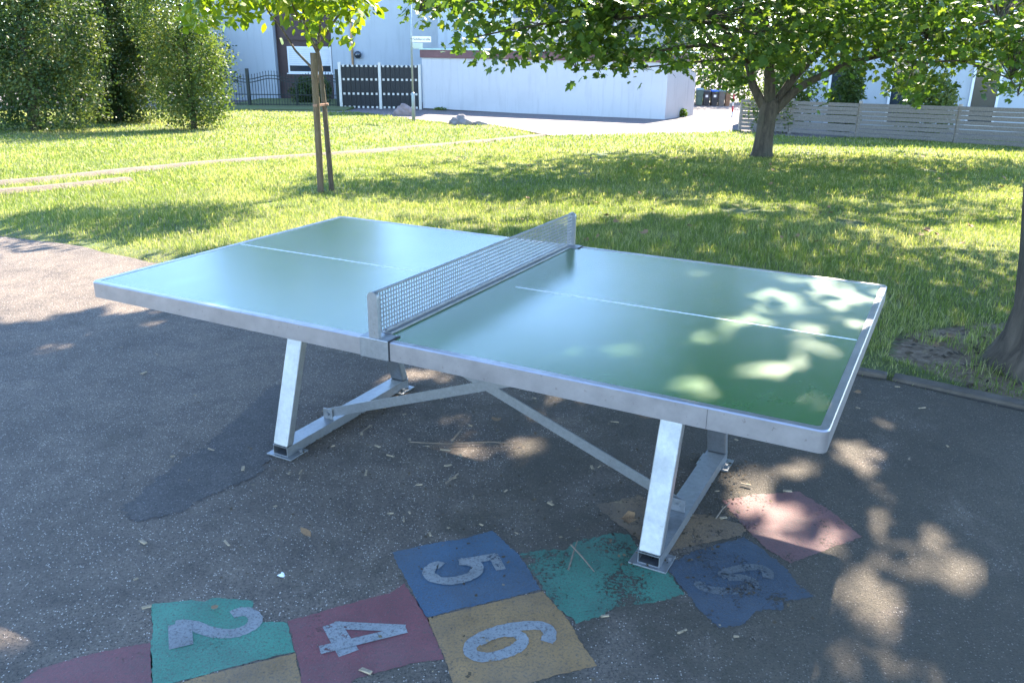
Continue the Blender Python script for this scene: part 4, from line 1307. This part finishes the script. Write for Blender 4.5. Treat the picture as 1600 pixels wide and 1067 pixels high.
ground_holes = [
    [at(a, b, 0)[:2] for a, b in [(-400, 398), (0, 400), (130, 392), (260, 404), (520, 430), (530, 505), (470, 497), (400, 478), (330, 470), (262, 474), (205, 496), (120, 486), (50, 506), (-400, 500)]],
    [at(a, b, 0)[:2] for a, b in [(-60, 945), (40, 958), (115, 1000), (60, 1028), (-60, 1040)]],
]
D_ = lambda pts: [at(1100 + a / 3.074, 720 + b / 3.074, 0)[:2] for a, b in pts]
ground_holes += [D_(q) for q in [
    [(560, 500), (720, 512), (800, 555), (930, 600), (965, 690), (1110, 690), (1120, 740), (1000, 735), (900, 722), (800, 742), (560, 690)],
    [(1000, 520), (1060, 490), (1130, 530), (1210, 640), (1300, 650), (1320, 690), (1200, 690), (1050, 610)],
    [(1140, 460), (1290, 450), (1420, 570), (1340, 635), (1240, 620), (1160, 530)],
    [(420, 910), (700, 885), (780, 930), (860, 890), (1060, 880), (1180, 960), (1300, 1000), (1340, 1150), (400, 1150)],
    [(255, 270), (330, 255), (480, 300), (590, 320), (610, 430), (240, 420)],
    [(290, 180), (380, 170), (440, 280), (360, 270), (300, 230)], [(420, 200), (500, 200), (530, 260), (450, 265)], [(565, 225), (610, 235), (600, 260), (570, 250)],
    [(150, 230), (240, 205), (245, 300), (160, 280)], [(50, 110), (160, 60), (320, 90), (300, 140), (215, 185), (100, 240)],
    [(380, 20), (500, -10), (620, 10), (600, 70), (480, 80)], [(540, 75), (575, 85), (612, 130), (585, 130)], [(645, -25), (700, -20), (740, 20), (700, 40)]]]
ground_holes += [[at(1100 + (x + rx * math.cos(a)) / 3.074, 720 + (y + ry * math.sin(a)) / 3.074, 0)[:2] for a in np.linspace(0, 2 * math.pi, 12)[:-1]]
                 for x, y, rx, ry in [(820, 525, 42, 32), (695, 415, 38, 20), (820, 300, 48, 42), (890, 190, 46, 46), (1060, 380, 32, 18), (1180, 375, 55, 24), (960, 440, 45, 28), (765, 105, 55, 24), (660, 385, 26, 18)]]
ground_holes += [ell(*e, 0) for e in [(755, 662, 26, 8), (850, 652, 46, 11), (815, 727, 22, 8), (905, 622, 52, 10), (830, 690, 18, 7), (640, 585, 22, 7), (620, 572, 26, 6), (690, 580, 26, 6), (80, 545, 34, 7), (150, 530, 26, 6), (240, 505, 22, 6), (1330, 705, 24, 9), (1390, 668, 18, 6)]]
fr_ = random.Random(5)
for _ in range(34):  # random extra gaps, invented to add more sun flecks
    u_, v_ = fr_.uniform(1130, 1410), fr_.uniform(672, 1000)
    ground_holes.append(ell(u_, v_, fr_.uniform(6, 17), fr_.uniform(4, 11), 0))
for _ in range(16):
    ground_holes.append(ell(fr_.uniform(590, 960), fr_.uniform(575, 740), fr_.uniform(6, 16), fr_.uniform(3, 6), 0))
T_ = lambda x, y, rx, ry: ell(900 + x / 3.138, 380 + y / 3.138, rx / 3.138, ry / 3.138, TOPZ)
table_holes = [T_(*e) for e in [(1065, 180, 70, 28), (1195, 190, 60, 25), (1390, 185, 110, 12), (950, 240, 52, 18), (1068, 255, 45, 16), (1260, 255, 85, 35), (1430, 248, 80, 22), (1200, 297, 95, 18), (1015, 380, 65, 20), (1310, 410, 100, 45), (1165, 440, 75, 22),
    (1068, 512, 35, 22), (1205, 515, 40, 25), (935, 525, 45, 35), (1060, 610, 60, 45), (885, 620, 60, 35), (1210, 585, 45, 20), (570, 615, 65, 30), (265, 535, 85, 33), (645, 735, 70, 25), (720, 770, 60, 15), (1145, 775, 45, 18), (815, 165, 50, 12), (605, 160, 30, 10), (440, 120, 25, 8), (555, 680, 30, 15), (790, 690, 35, 15)]]
table_holes += [ell(*e, TOPZ) for e in [(897, 542, 17, 8), (852, 563, 24, 9), (303, 436, 24, 5), (266, 450, 14, 3)]]
lott = rng.uniform(size=NN)
for k_, h in enumerate(ground_holes):
    keep &= ~(in_poly(G0[:, 0], G0[:, 1], grow(h, 0.015 if np.ptp([p[0] for p in h]) > 0.16 else 0.05)) & (lott < (1.0 if k_ == 0 else 0.972)))
for _ in range(22):
    table_holes.append(ell(fr_.uniform(990, 1330), fr_.uniform(440, 640), fr_.uniform(6, 14), fr_.uniform(3, 6), TOPZ))
for h in table_holes:
    big_h = np.ptp([p[0] for p in h]) > 0.16
    keep &= ~in_poly(GT[:, 0], GT[:, 1], grow(h, 0.016 if big_h else 0.05)) | (lott > 0.96)
# crown also cut back to keep the lawn beyond the asphalt at left sunny
keep &= ~((G0[:, 1] > edge_y(G0[:, 0]) + 0.9) & (G0[:, 0] < 0.3))
CP = CP[keep]
ncr = link('crown', leaf_mesh('crown', CP, 0.125, LOBE, LOBE_F, 1.2, 0.3), 'maple', near); ncr['kind'] = 'stuff'

# -- staked young tree -------------------------------------------------------
yb0 = at(519, 301)
YB = np.array([yb0[0], yb0[1], float(ground(yb0[1])) + 0.03])
young = empty('young_tree', YB, 0, 'slim young tree with bright yellow-green leaves tied to a stake', 'tree')
ry = lambda px, py, dy=0.0: atY(px, py, YB[1] + dy) - YB
m = MB(); limb(m, [(0, 0, -0.08), ry(514, 250), ry(508, 180), ry(503, 130), ry(499, 95), ry(493, 70)], 0.037, 0.026, 10, 0.05, 18); m.build('trunk', 'bark2', young, True)
YL = [[ry(506, 135), ry(487, 106, 0.05), ry(462, 80, 0.1), ry(440, 45, 0.15), ry(410, 5, 0.2), ry(390, -60, 0.2)], [ry(497, 85), ry(484, 60, -0.1), ry(462, 20, -0.2), ry(440, -40, -0.3)], [ry(497, 80), ry(500, 40, 0.1), ry(505, -10, 0.15), ry(510, -120, 0.2)],
      [ry(496, 78), ry(515, 45, 0.1), ry(540, 5, 0.3), ry(560, -60, 0.4)], [ry(495, 78), ry(476, 35, 0.3), ry(470, -20, 0.5), ry(450, -120, 0.6)]]
for q in YL:
    m = MB(); limb(m, q, 0.020, 0.008, 7, 0.05); m.build('limb', 'bark2', young, True)
sil_y = [(282, 30), (300, 52), (330, 40), (352, 45), (375, 35), (400, 30), (428, 42), (440, 62), (452, 42), (475, 58), (495, 66), (520, 72), (532, 62), (545, 80), (560, 58), (556, 40), (575, 22), (592, 18), (596, 8), (580, -10), (570, -70), (290, -70), (285, 0)]
NY = 1300
u = rng.uniform(280, 600, NY * 3); v = rng.uniform(-70, 82, NY * 3)
ok = in_poly(u, v, sil_y)
dn = np.where(v > 38, 0.42, 0.85)
dn = np.where((u > 380) & (u < 470) & (v > 10) & (v < 60), 0.22, dn)
ok &= rng.uniform(size=len(u)) < dn
u, v = u[ok][:NY], v[ok][:NY]
dyy = rng.uniform(-1, 1, len(u)) * np.sqrt(np.clip(1.05 ** 2 - ((u - 440) / F_PX * 9.2) ** 2, 0.06, None))
YP = np.array([atY(a, b, YB[1] + d) for a, b, d in zip(u, v, dyy)]) - YB
ycr = empty('crown', (0, 0, 0)); ycr.parent = young
rng.shuffle(YP)
lm = []
for k in range(6):
    me = np_mesh('leaf', np.array(OVAL) * [1, 1, 1 + 0.4 * k], np.array(OVAL_F), np.full(len(OVAL), 0.15 + 0.15 * k))
    me.materials.append(MAT['young']); lm.append(me)
NI = 240
sd_, tp_, nm_ = leaf_frames(NI, 0.4, 1.0)
for i in range(NI):
    o = bpy.data.objects.new('leaf', lm[i % 6]); col.objects.link(o); o.parent = ycr
    s = 0.125 * random.uniform(0.75, 1.25)
    p = YP[i]
    o.matrix_local = Matrix(((sd_[i][0] * s, tp_[i][0] * s, nm_[i][0] * s, p[0]), (sd_[i][1] * s, tp_[i][1] * s, nm_[i][1] * s, p[1]), (sd_[i][2] * s, tp_[i][2] * s, nm_[i][2] * s, p[2]), (0, 0, 0, 1)))
NU = 1300
th = rng.uniform(0, 2 * math.pi, NU); rr = np.sqrt(rng.uniform(0, 1, NU)); hz = rng.uniform(0, 1, NU)
UPY = np.stack([-0.45 + rr * np.cos(th) * 1.15, 0.1 + rr * np.sin(th) * 1.05, 2.15 + hz * 1.2], 1)
link('foliage', leaf_mesh('foliage', np.concatenate([YP[NI:], UPY]), 0.125, OVAL, OVAL_F, 0.4, 1.0), 'young', ycr)['kind'] = 'stuff'

sk0 = at(501, 304)
SK = np.array([sk0[0], sk0[1], float(ground(sk0[1]))])
stk = empty('tree_stake', SK, 0, 'round weathered wooden stake beside the young tree', 'stake')
rs = lambda px, py: atY(px, py, SK[1]) - SK
m = MB(); limb(m, [(0, 0, -0.1), rs(499, 250), rs(495, 180), rs(490, 83)], 0.041, 0.043, 12, 0.02, 12); m.build('post', 'stake', stk, True)
ta, tb_ = rs(496, 165), (ry(507, 160) + YB - SK)
m = MB()
for k in range(2):
    zz = 0.014 * (k - 0.5)
    pts = []
    for a in np.linspace(0, 2 * math.pi, 24):
        c, s = math.cos(a), math.sin(a)
        r_ = 0.050
        ctr = ta if c < 0 else tb_
        pts.append((ctr[0] + c * r_ * (1 if c < 0 else 0.85), ctr[1] + s * r_, ta[2] + zz))
    m.tube(pts, 0.008, 5, False)
m.build('tie', 'tie', stk)

# -- dark hedge trees and hornbeam at left -----------------------------------
def bushy(name, label, base, shells, nleaf, size, mat, stems, group=None, lean=0.0, seed=0, shape=DIA, faces=DIA_F, cat='tree'):
    """shells: list of (dx, dy, z, rx, ry, rz) blobs whose surfaces and inside carry leaves"""
    r = empty(name, base, 0, label, cat, group)
    m = MB()
    for (a, b, r0, r1) in stems:
        limb(m, [a, ((a[0] + b[0]) / 2 + 0.06, (a[1] + b[1]) / 2, (a[2] + b[2]) / 2), b], r0, r1, 9, 0.06, 8)
    m.build('trunk', 'bark', r, True)
    vol = np.array([s[3] * s[4] * s[5] for s in shells]) ** 0.75
    cnt = (vol / vol.sum() * nleaf).astype(int)
    Ps = []
    for s, n in zip(shells, cnt):
        d = rng.normal(size=(n, 3)); d /= np.linalg.norm(d, axis=1, keepdims=True)
        rad = rng.uniform(0.35, 1.0, n) ** 0.45
        # tufted outline
        tuft = 0.66 + 0.62 * hash_noise(d[:, 0] * 3.1 + d[:, 2] * 2.3 + s[0] * 3, d[:, 1] * 3.1 - d[:, 2] * 2.7 + s[2] * 3, 0.42, seed)
        P = d * (rad * tuft)[:, None] * np.array(s[3:6]) + np.array(s[0:3])
        Ps.append(P)
    P = np.concatenate(Ps)
    P = P[P[:, 2] > 0.06]
    rnd = np.clip(rng.normal(0.38, 0.13, len(P)) + 0.75 * (hash_noise(P[:, 0] + P[:, 1] * 0.6, P[:, 2], 0.5, seed + 3) - 0.5), 0, 1)
    o = link('crown', leaf_mesh('crown', P, size, shape, faces, 0.35, 0.35, rnd), mat, r); o['kind'] = 'stuff'
    return r

hb = at(303, 203)
bushy('hornbeam_tree', 'bushy upright hornbeam on the lawn in front of the street', (hb[0], hb[1], float(ground(hb[1]))),
      [(0.0, 0, 0.40, 0.85, 0.75, 0.45), (0.3, 0, 0.7, 0.8, 0.7, 0.6), (0.25, 0, 1.0, 1.0, 0.8, 0.8), (-0.3, 0, 1.0, 0.8, 0.8, 0.7), (0.15, 0, 1.6, 1.15, 0.9, 0.9), (-0.15, 0.1, 2.1, 1.0, 0.9, 0.9), (0.30, 0, 2.0, 0.85, 0.8, 0.9), (-0.2, 0, 3.0, 1.15, 0.9, 1.1), (-0.5, 0, 2.7, 0.9, 0.8, 1.0), (-0.3, 0, 4.2, 1.0, 0.8, 1.2)],
      24000, 0.075, 'hornbeam', [((0, 0, -0.1), (0.03, 0, 2.4), 0.085, 0.05), ((0.02, 0, 1.6), (-0.1, 0, 4.4), 0.06, 0.02), ((0, 0, 0.5), (0.5, 0, 2.4), 0.04, 0.015), ((0, 0, 0.6), (-0.5, 0.1, 2.6), 0.04, 0.015)], seed=3)
def bl(px, py):
    p = at(px, py); return (p[0], p[1], float(ground(p[1])))
bushy('hedge_tree', 'broad dark evergreen tree filling the far left of the picture', bl(55, 206),
      [(-0.9, 0, 1.1, 1.8, 1.3, 1.2), (0.6, 0.0, 1.0, 1.5, 1.2, 1.1), (0, 0, 2.4, 2.0, 1.5, 1.5), (-1.2, 0.2, 2.9, 1.7, 1.3, 1.4), (0.9, 0.2, 2.4, 1.3, 1.1, 1.2), (0, 0, 4.2, 1.8, 1.4, 1.7)],
      42000, 0.088, 'bushleaf', [((0, 0, -0.1), (0.1, 0, 4.0), 0.16, 0.05), ((0, 0, 0.5), (-1.2, 0, 3.0), 0.08, 0.02), ((0, 0, 0.5), (1.0, 0, 2.8), 0.08, 0.02)], 'dark trees at left', seed=5)
bushy('hedge_tree', 'dark evergreen tree between the far left tree and the hornbeam', bl(185, 192),
      [(-0.4, 0, 1.2, 1.3, 1.2, 1.2), (0.5, 0.0, 1.5, 1.1, 1.1, 1.1), (0, 0, 2.5, 1.4, 1.3, 1.4), (0.5, 0.2, 3.0, 1.2, 1.1, 1.2), (-0.2, 0, 4.3, 1.4, 1.2, 1.6), (-1.2, 0.1, 2.6, 1.1, 1.0, 1.5), (1.1, 0.2, 2.6, 1.0, 1.0, 1.3), (-1.1, 0, 1.1, 0.9, 0.9, 1.0), (-0.1, -0.2, 0.45, 1.1, 0.9, 0.6), (0.9, -0.1, 0.6, 0.8, 0.8, 0.7), (-1.7, -0.1, 1.6, 1.0, 0.9, 1.3)],
      50000, 0.088, 'bushleaf', [((0, 0, -0.1), (0.1, 0, 4.0), 0.14, 0.05), ((0, 0, 0.5), (-0.8, 0, 3.0), 0.07, 0.02)], 'dark trees at left', seed=9)
bushy('hedge_tree', 'dark tree beyond the street, seen behind the hornbeam', bl(255, 160),
      [(-1.5, 0, 1.6, 2.2, 1.4, 1.8), (1.2, 0, 1.6, 2.0, 1.4, 1.7), (-0.5, 0, 4.0, 2.6, 1.6, 2.0)],
      13000, 0.15, 'bushleaf', [((0, 0, -0.1), (0, 0, 4.0), 0.16, 0.05)], 'dark trees at left', seed=12)
bushy('hedge_tree', 'dark tree standing furthest back at the left edge', bl(20, 166),
      [(-2.5, 0, 1.8, 2.6, 1.4, 2.0), (1.2, 0, 1.8, 2.6, 1.4, 2.0), (-0.5, 0, 4.4, 3.4, 1.6, 2.2)],
      15000, 0.16, 'bushleaf', [((0, 0, -0.1), (0, 0, 4.0), 0.18, 0.05)], 'dark trees at left', seed=14)
# bushes by the house, behind the bins and in the right garden
hq = atY(485, 150, 37.5)
bushy('garden_bush', 'round dark green bush in front of the brown house bay', (hq[0], 37.5, float(ground(37.5))), [(0, 0, 0.5, 0.8, 0.7, 0.65), (0.3, 0, 0.6, 0.6, 0.6, 0.6)], 5000, 0.12, 'bushleaf', [((0, 0, -0.1), (0, 0, 0.9), 0.05, 0.02)], seed=4, cat='bush')
bp_ = atY(1122, 150, 42.5)
bushy('garden_hedge', 'tall dark hedge behind the row of bins', (bp_[0], 42.5, float(ground(42.5))), [(x, 0, z, 1.6, 1.1, 1.5) for x in (-1.5, 0.3, 2.2, 4.0) for z in (1.0, 2.6, 4.2)], 16000, 0.16, 'bushleaf', [((0, 0, -0.1), (0, 0, 4.0), 0.1, 0.04)], seed=6, cat='hedge')
for (px, Y, w, h, lab, sd) in ((1215, 24.5, 1.0, 1.5, 'leafy shrub behind the fence beside the maple trunk', 31), (1442, 22.5, 0.75, 1.25, 'dark shrub standing against the white house behind the fence', 32), (1316, 24.0, 0.45, 1.6, 'narrow shrub beside the garden door behind the fence', 33)):
    q = atY(px, 200, Y)
    bushy('garden_shrub', lab, (q[0], Y, float(ground(Y))), [(0, 0, h * 0.55, w, w * 0.8, h * 0.6), (w * 0.3, 0, h * 0.9, w * 0.7, w * 0.6, h * 0.5)], 4500, 0.09, 'hornbeam', [((0, 0, -0.1), (0, 0, h), 0.04, 0.015)], 'shrubs behind the fence', seed=sd, cat='shrub')
wq = at(1066, 184)
bushy('wall_weed', 'small green weed growing at the foot of the garage corner', (wq[0], wq[1], float(ground(wq[1]))), [(0, 0, 0.14, 0.17, 0.14, 0.16)], 420, 0.07, 'weed', [((0, 0, -0.02), (0, 0, 0.2), 0.012, 0.005)], seed=41, cat='weed')
wq = at(688, 173.5)
bushy('wall_weed', 'low weed at the left foot of the garage wall', (wq[0], wq[1] - 0.15, float(ground(wq[1]))), [(0, 0, 0.07, 0.26, 0.1, 0.10)], 300, 0.06, 'weed', [((0, 0, -0.02), (0, 0, 0.1), 0.01, 0.004)], seed=42, cat='weed')
# lawn strip behind the iron fence
gs = MB()
ga0, ga1 = atY(330, 150, 33.2), atY(540, 150, 33.2)
gs.box(ga0[0], ga1[0], 33.0, 39.6, float(ground(39.6)) - 0.3, float(ground(33.0)) + 0.05)
tag(gs.build('front_lawn', 'lawn', None), 'strip of lawn behind the iron fence', kind='structure')

# ------------------------------------------------------------------ grass
def path_dist(x, y, pts):
    d = np.full(len(x), 9.0)
    for p in pts:
        d = np.minimum(d, np.hypot(x - p[0], y - p[1]))
    return d

def grass(n, y0, y1, hmin, hmax, w, name, label, xlim=None):
    y = y0 + (y1 - y0) * rng.uniform(0, 1, n)
    k = 0.66 * 1.06
    x = rng.uniform(-1, 1, n) * (y * k + 0.5)
    ok = (y > edge_y(x) + rng.uniform(-0.05, 0.12, n)) & (y < street_y(x) + 0.1)
    den = hash_noise(x, y, 0.35, 50) * 0.6 + hash_noise(x, y, 1.2, 51) * 0.4
    ok &= den > 0.16
    x, y, den = x[ok], y[ok], den[ok]
    pd = path_dist(x, y, path_pts)
    pd2 = path_dist(x, y, path2_pts)
    ok = ((pd > 0.16 + 0.08 * hash_noise(x, y, 0.3, 33)) | (rng.uniform(size=len(x)) < 0.28)) & ((pd2 > 0.15) | (rng.uniform(size=len(x)) < 0.3))
    ok &= ~in_poly(x, y, soil_poly) | ((rng.uniform(size=len(x)) < 0.6) & (hash_noise(x, y, 0.22, 77) > 0.48))
    ok &= np.hypot(x - TB[0], y - TB[1]) > 0.20
    x, y, den = x[ok], y[ok], den[ok]
    n = len(x)
    z = lawn_z(x, y) - 0.004
    edge = np.clip((y - edge_y(x)) / 0.5, 0.35, 1)
    patchy = hash_noise(x, y, 0.55, 60) * 0.5 + hash_noise(x, y, 2.0, 61) * 0.5
    h = (hmin + (hmax - hmin) * rng.uniform(0, 1, n) ** 1.6) * (0.55 + 0.9 * patchy) * edge
    a = rng.uniform(0, 2 * math.pi, n)
    lean = rng.uniform(0.15, 0.95, n) * h
    dx, dy_ = np.cos(a) * lean, np.sin(a) * lean
    b = a + math.pi / 2 + rng.normal(0, 0.5, n)
    ww = w * rng.uniform(0.6, 1.4, n) * (0.8 + y / 26)
    wx, wy = np.cos(b) * ww / 2, np.sin(b) * ww / 2
    base = np.stack([x, y, z], 1)
    V = np.empty((n, 5, 3))
    V[:, 0] = base - np.stack([wx, wy, 0 * x], 1); V[:, 1] = base + np.stack([wx, wy, 0 * x], 1)
    mid = base + np.stack([dx * 0.35, dy_ * 0.35, h * 0.62], 1)
    V[:, 2] = mid + np.stack([wx, wy, 0 * x], 1) * 0.8; V[:, 3] = mid - np.stack([wx, wy, 0 * x], 1) * 0.8
    V[:, 4] = base + np.stack([dx, dy_, h * 0.95], 1)
    t = np.array([[0, 1, 2], [0, 2, 3], [3, 2, 4]])
    Fq = (t[None] + (np.arange(n) * 5)[:, None, None]).reshape(-1, 3)
    rnd = np.clip(0.20 + 0.52 * (hash_noise(x, y, 1.1, 70) * 0.6 + hash_noise(x, y, 0.25, 71) * 0.4) + rng.normal(0, 0.12, n) + 0.45 * (rng.uniform(size=n) < 0.16), 0, 1)
    o = link(name, np_mesh(name, V.reshape(-1, 3), Fq, np.repeat(rnd, 5)), 'blade')
    return tag(o, label, 'grass', kind='stuff')
grass(300000, 3.0, 10.5, 0.022, 0.075, 0.0038, 'grass', 'tufty sunlit grass growing beside the asphalt behind the table')
grass(200000, 10.5, 17.0, 0.022, 0.070, 0.006, 'grass', 'mown grass in the middle of the lawn around the maple')
grass(150000, 17.0, 34.0, 0.03, 0.085, 0.010, 'grass', 'bright grass at the far side of the lawn by the street')

# ------------------------------------------------------------------ litter on the ground
chip_me = []
for k in range(4):
    l, w, h = 0.014 + 0.006 * k, 0.0065 + 0.002 * (k % 3), 0.004
    me = MB().hexa([(-l, -w, 0), (l, -w * 0.7, 0), (l * 0.9, w, 0), (-l * 0.9, w * 0.8, 0)], [(-l * 0.9, -w * 0.8, h), (l * 0.9, -w * 0.6, h * 1.6), (l * 0.8, w * 0.8, h * 1.4), (-l * 0.8, w * 0.6, h)]).mesh('wood_chip')
    me.materials.append(MAT['chip']); chip_me.append(me)
def on_ground(me, name, px, py, label, cat, group, z=0.009, s=1.0):
    p = at(px, py, 0)
    o = bpy.data.objects.new(name, me); col.objects.link(o)
    o.location = (p[0], p[1], z); o.rotation_euler = (random.uniform(-0.06, 0.06), random.uniform(-0.06, 0.06), random.uniform(0, 6.28)); o.scale = (s,) * 3
    return tag(o, label, cat, group)
CH = [(270, 716), (490, 690), (452, 742), (470, 740), (640, 804), (708, 750), (610, 805), (631, 815), (752, 823), (807, 836), (700, 730), (696, 706), (720, 715), (578, 668), (565, 680), (572, 742), (735, 668), (860, 790), (925, 733), (936, 732), (760, 600), (672, 838), (224, 850), (355, 852), (213, 908), (230, 952), (572, 1052), (1066, 990), (1150, 998), (945, 966), (1230, 770), (1165, 760), (1128, 795), (1120, 770),
      (1130, 812), (668, 700), (600, 640), (632, 650), (690, 625), (950, 610), (1150, 690), (1098, 760), (1000, 640), (960, 662), (835, 625), (880, 605), (590, 700), (610, 715), (520, 700), (505, 645), (655, 760), (740, 780), (790, 770), (640, 690), (380, 735), (330, 705), (1205, 600), (1340, 640), (1310, 615), (1440, 640), (1480, 700), (1402, 607), (1420, 720), (245, 556), (190, 545), (305, 620), (225, 585)]
for i, (a, b) in enumerate(CH):
    on_ground(chip_me[i % 4], 'wood_chip', a, b, ('small pale wood chip on the asphalt left of the table legs' if a < 480 and b < 930 else 'small pale wood chip lying in the shade beneath the table' if b < 760 and a < 1000 else 'small pale wood chip near the right legs of the table' if a > 1000 else 'small pale wood chip near the painted squares'), 'wood chip', 'wood chips scattered on the asphalt', 0.009, random.uniform(0.4, 0.8))
# dry leaves
DL = []
for k in range(3):
    S = np.array(LOBE if k != 1 else OVAL) * [1, 1, -2.2 - k]
    me = np_mesh('dry_leaf', S - [0, 0.5, 0], np.array(LOBE_F if k != 1 else OVAL_F)); me.materials.append(MAT['dryleaf']); DL.append(me)
on_ground(DL[1], 'dry_leaf', 478, 837, 'curled tan dry leaf on open asphalt left of the blue square', 'leaf', None, 0.008, 0.055)
on_ground(DL[1], 'dry_leaf', 336, 956, 'dry leaf lying on the teal square with the 2', 'leaf', None, 0.012, 0.04)
on_ground(DL[2], 'dry_leaf', 983, 820, 'brown curled leaf beside the near right table leg', 'leaf', None, 0.012, 0.075)
on_ground(DL[0], 'dry_leaf', 775, 660, 'brown leaf under the middle of the table', 'leaf', None, 0.01, 0.05)
on_ground(DL[0], 'dry_leaf', 1340, 617, 'pinkish dry leaf on the asphalt below the table corner', 'leaf', None, 0.01, 0.05)
cnt = 0
while cnt < 70:
    y = random.uniform(7, 17); x = random.uniform(-0.1, 0.62) * y
    if y < edge_y(x) + 0.3: continue
    o = bpy.data.objects.new('dry_leaf', DL[cnt % 3]); col.objects.link(o)
    o.location = (x, y, float(ground(y)) + 0.035 + random.uniform(0, 0.025)); o.rotation_euler = (random.uniform(-0.5, 0.5), random.uniform(-0.5, 0.5), random.uniform(0, 6.28)); o.scale = (random.uniform(0.05, 0.095),) * 3
    tag(o, 'brown fallen leaf lying in the grass beneath the maple', 'leaf', 'fallen leaves on the lawn')
    cnt += 1
# sticks
def stick(pts, r, label, z=0.009, name='stick'):
    P = [at(a, b, 0) for a, b in pts]
    P = [(p[0], p[1], z + r) for p in P]
    tag(MB().tube(P, [r] * (len(P) - 1) + [r * 0.6], 6).build(name, 'twig'), label, 'stick')
s1 = stick([(706, 693), (722, 674)], 0.006, 'short thick stick lying under the table')
stick([(640, 694), (700, 697), (770, 694), (800, 697)], 0.0025, 'long thin dry stalk lying across the asphalt under the table')
stick([(697, 759), (716, 744)], 0.005, 'short stick in front of the table near the blue square')
stick([(888, 895), (896, 868), (902, 850)], 0.003, 'thin upright-looking twig on the worn teal square', 0.012)
stick([(892, 858), (912, 880), (928, 900)], 0.003, 'crossing twig on the worn teal square', 0.016)
stick([(1118, 815), (1128, 800), (1140, 790)], 0.003, 'curved twig beside the right crossbar', 0.012)
stick([(468, 752), (475, 735)], 0.003, 'thin pale twig near the left table foot')
stick([(563, 680), (580, 668)], 0.003, 'small twig below the left crossbar')
# paper scrap
P0 = at(440, 903, 0)
m = MB()
pts = [(math.cos(a) * random.uniform(0.008, 0.02), math.sin(a) * random.uniform(0.006, 0.015), random.uniform(0.002, 0.014)) for a in np.linspace(0, 6.28, 9)[:-1]]
m.add([(0, 0, 0.012)] + pts, [(0, i + 1, (i + 1) % 8 + 1) for i in range(8)])
po = m.build('paper_scrap', 'paper'); po.location = (P0[0], P0[1], 0.006)
tag(po, 'tiny crumpled white paper scrap on the asphalt above the teal square', 'paper')

# crumbled leaf litter and moss crumbs under the table and along the crossbars
NLT = 900
lx = np.concatenate([rng.normal(0.2, 0.55, NLT // 2), rng.normal(0.86, 0.10, NLT // 4), rng.normal(-0.76, 0.08, NLT // 4)])
ly = np.concatenate([rng.normal(-0.25, 0.45, NLT // 2), rng.uniform(-0.4, 0.45, NLT // 4), rng.uniform(-0.4, 0.45, NLT // 4)])
LW = np.array([t2w(a, b) for a, b in zip(lx, ly)])
LP = np.stack([LW[:, 0], LW[:, 1], rng.uniform(0.010, 0.014, len(LW))], 1)
lit = link('leaf_litter', leaf_mesh('leaf_litter', LP, 0.015, DIA, DIA_F, 5.0, 0.0), 'litter')
tag(lit, 'crumbled dark leaf litter strewn on the asphalt under the table', 'litter', kind='stuff')
SP = np.stack([rng.uniform(1.7, 3.3, 420), rng.uniform(3.7, 5.0, 420)], 1)
SP = SP[in_poly(SP[:, 0], SP[:, 1], soil_poly)]
SP3 = np.stack([SP[:, 0], SP[:, 1], lawn_z(SP[:, 0], SP[:, 1]) + 0.012], 1)
lit2 = link('leaf_litter', leaf_mesh('leaf_litter', SP3, 0.045, DIA, DIA_F, 4.0, 0.0), 'litter')
tag(lit2, 'dry bits of bark and leaf on the bare soil by the near trunk', 'litter', kind='stuff')
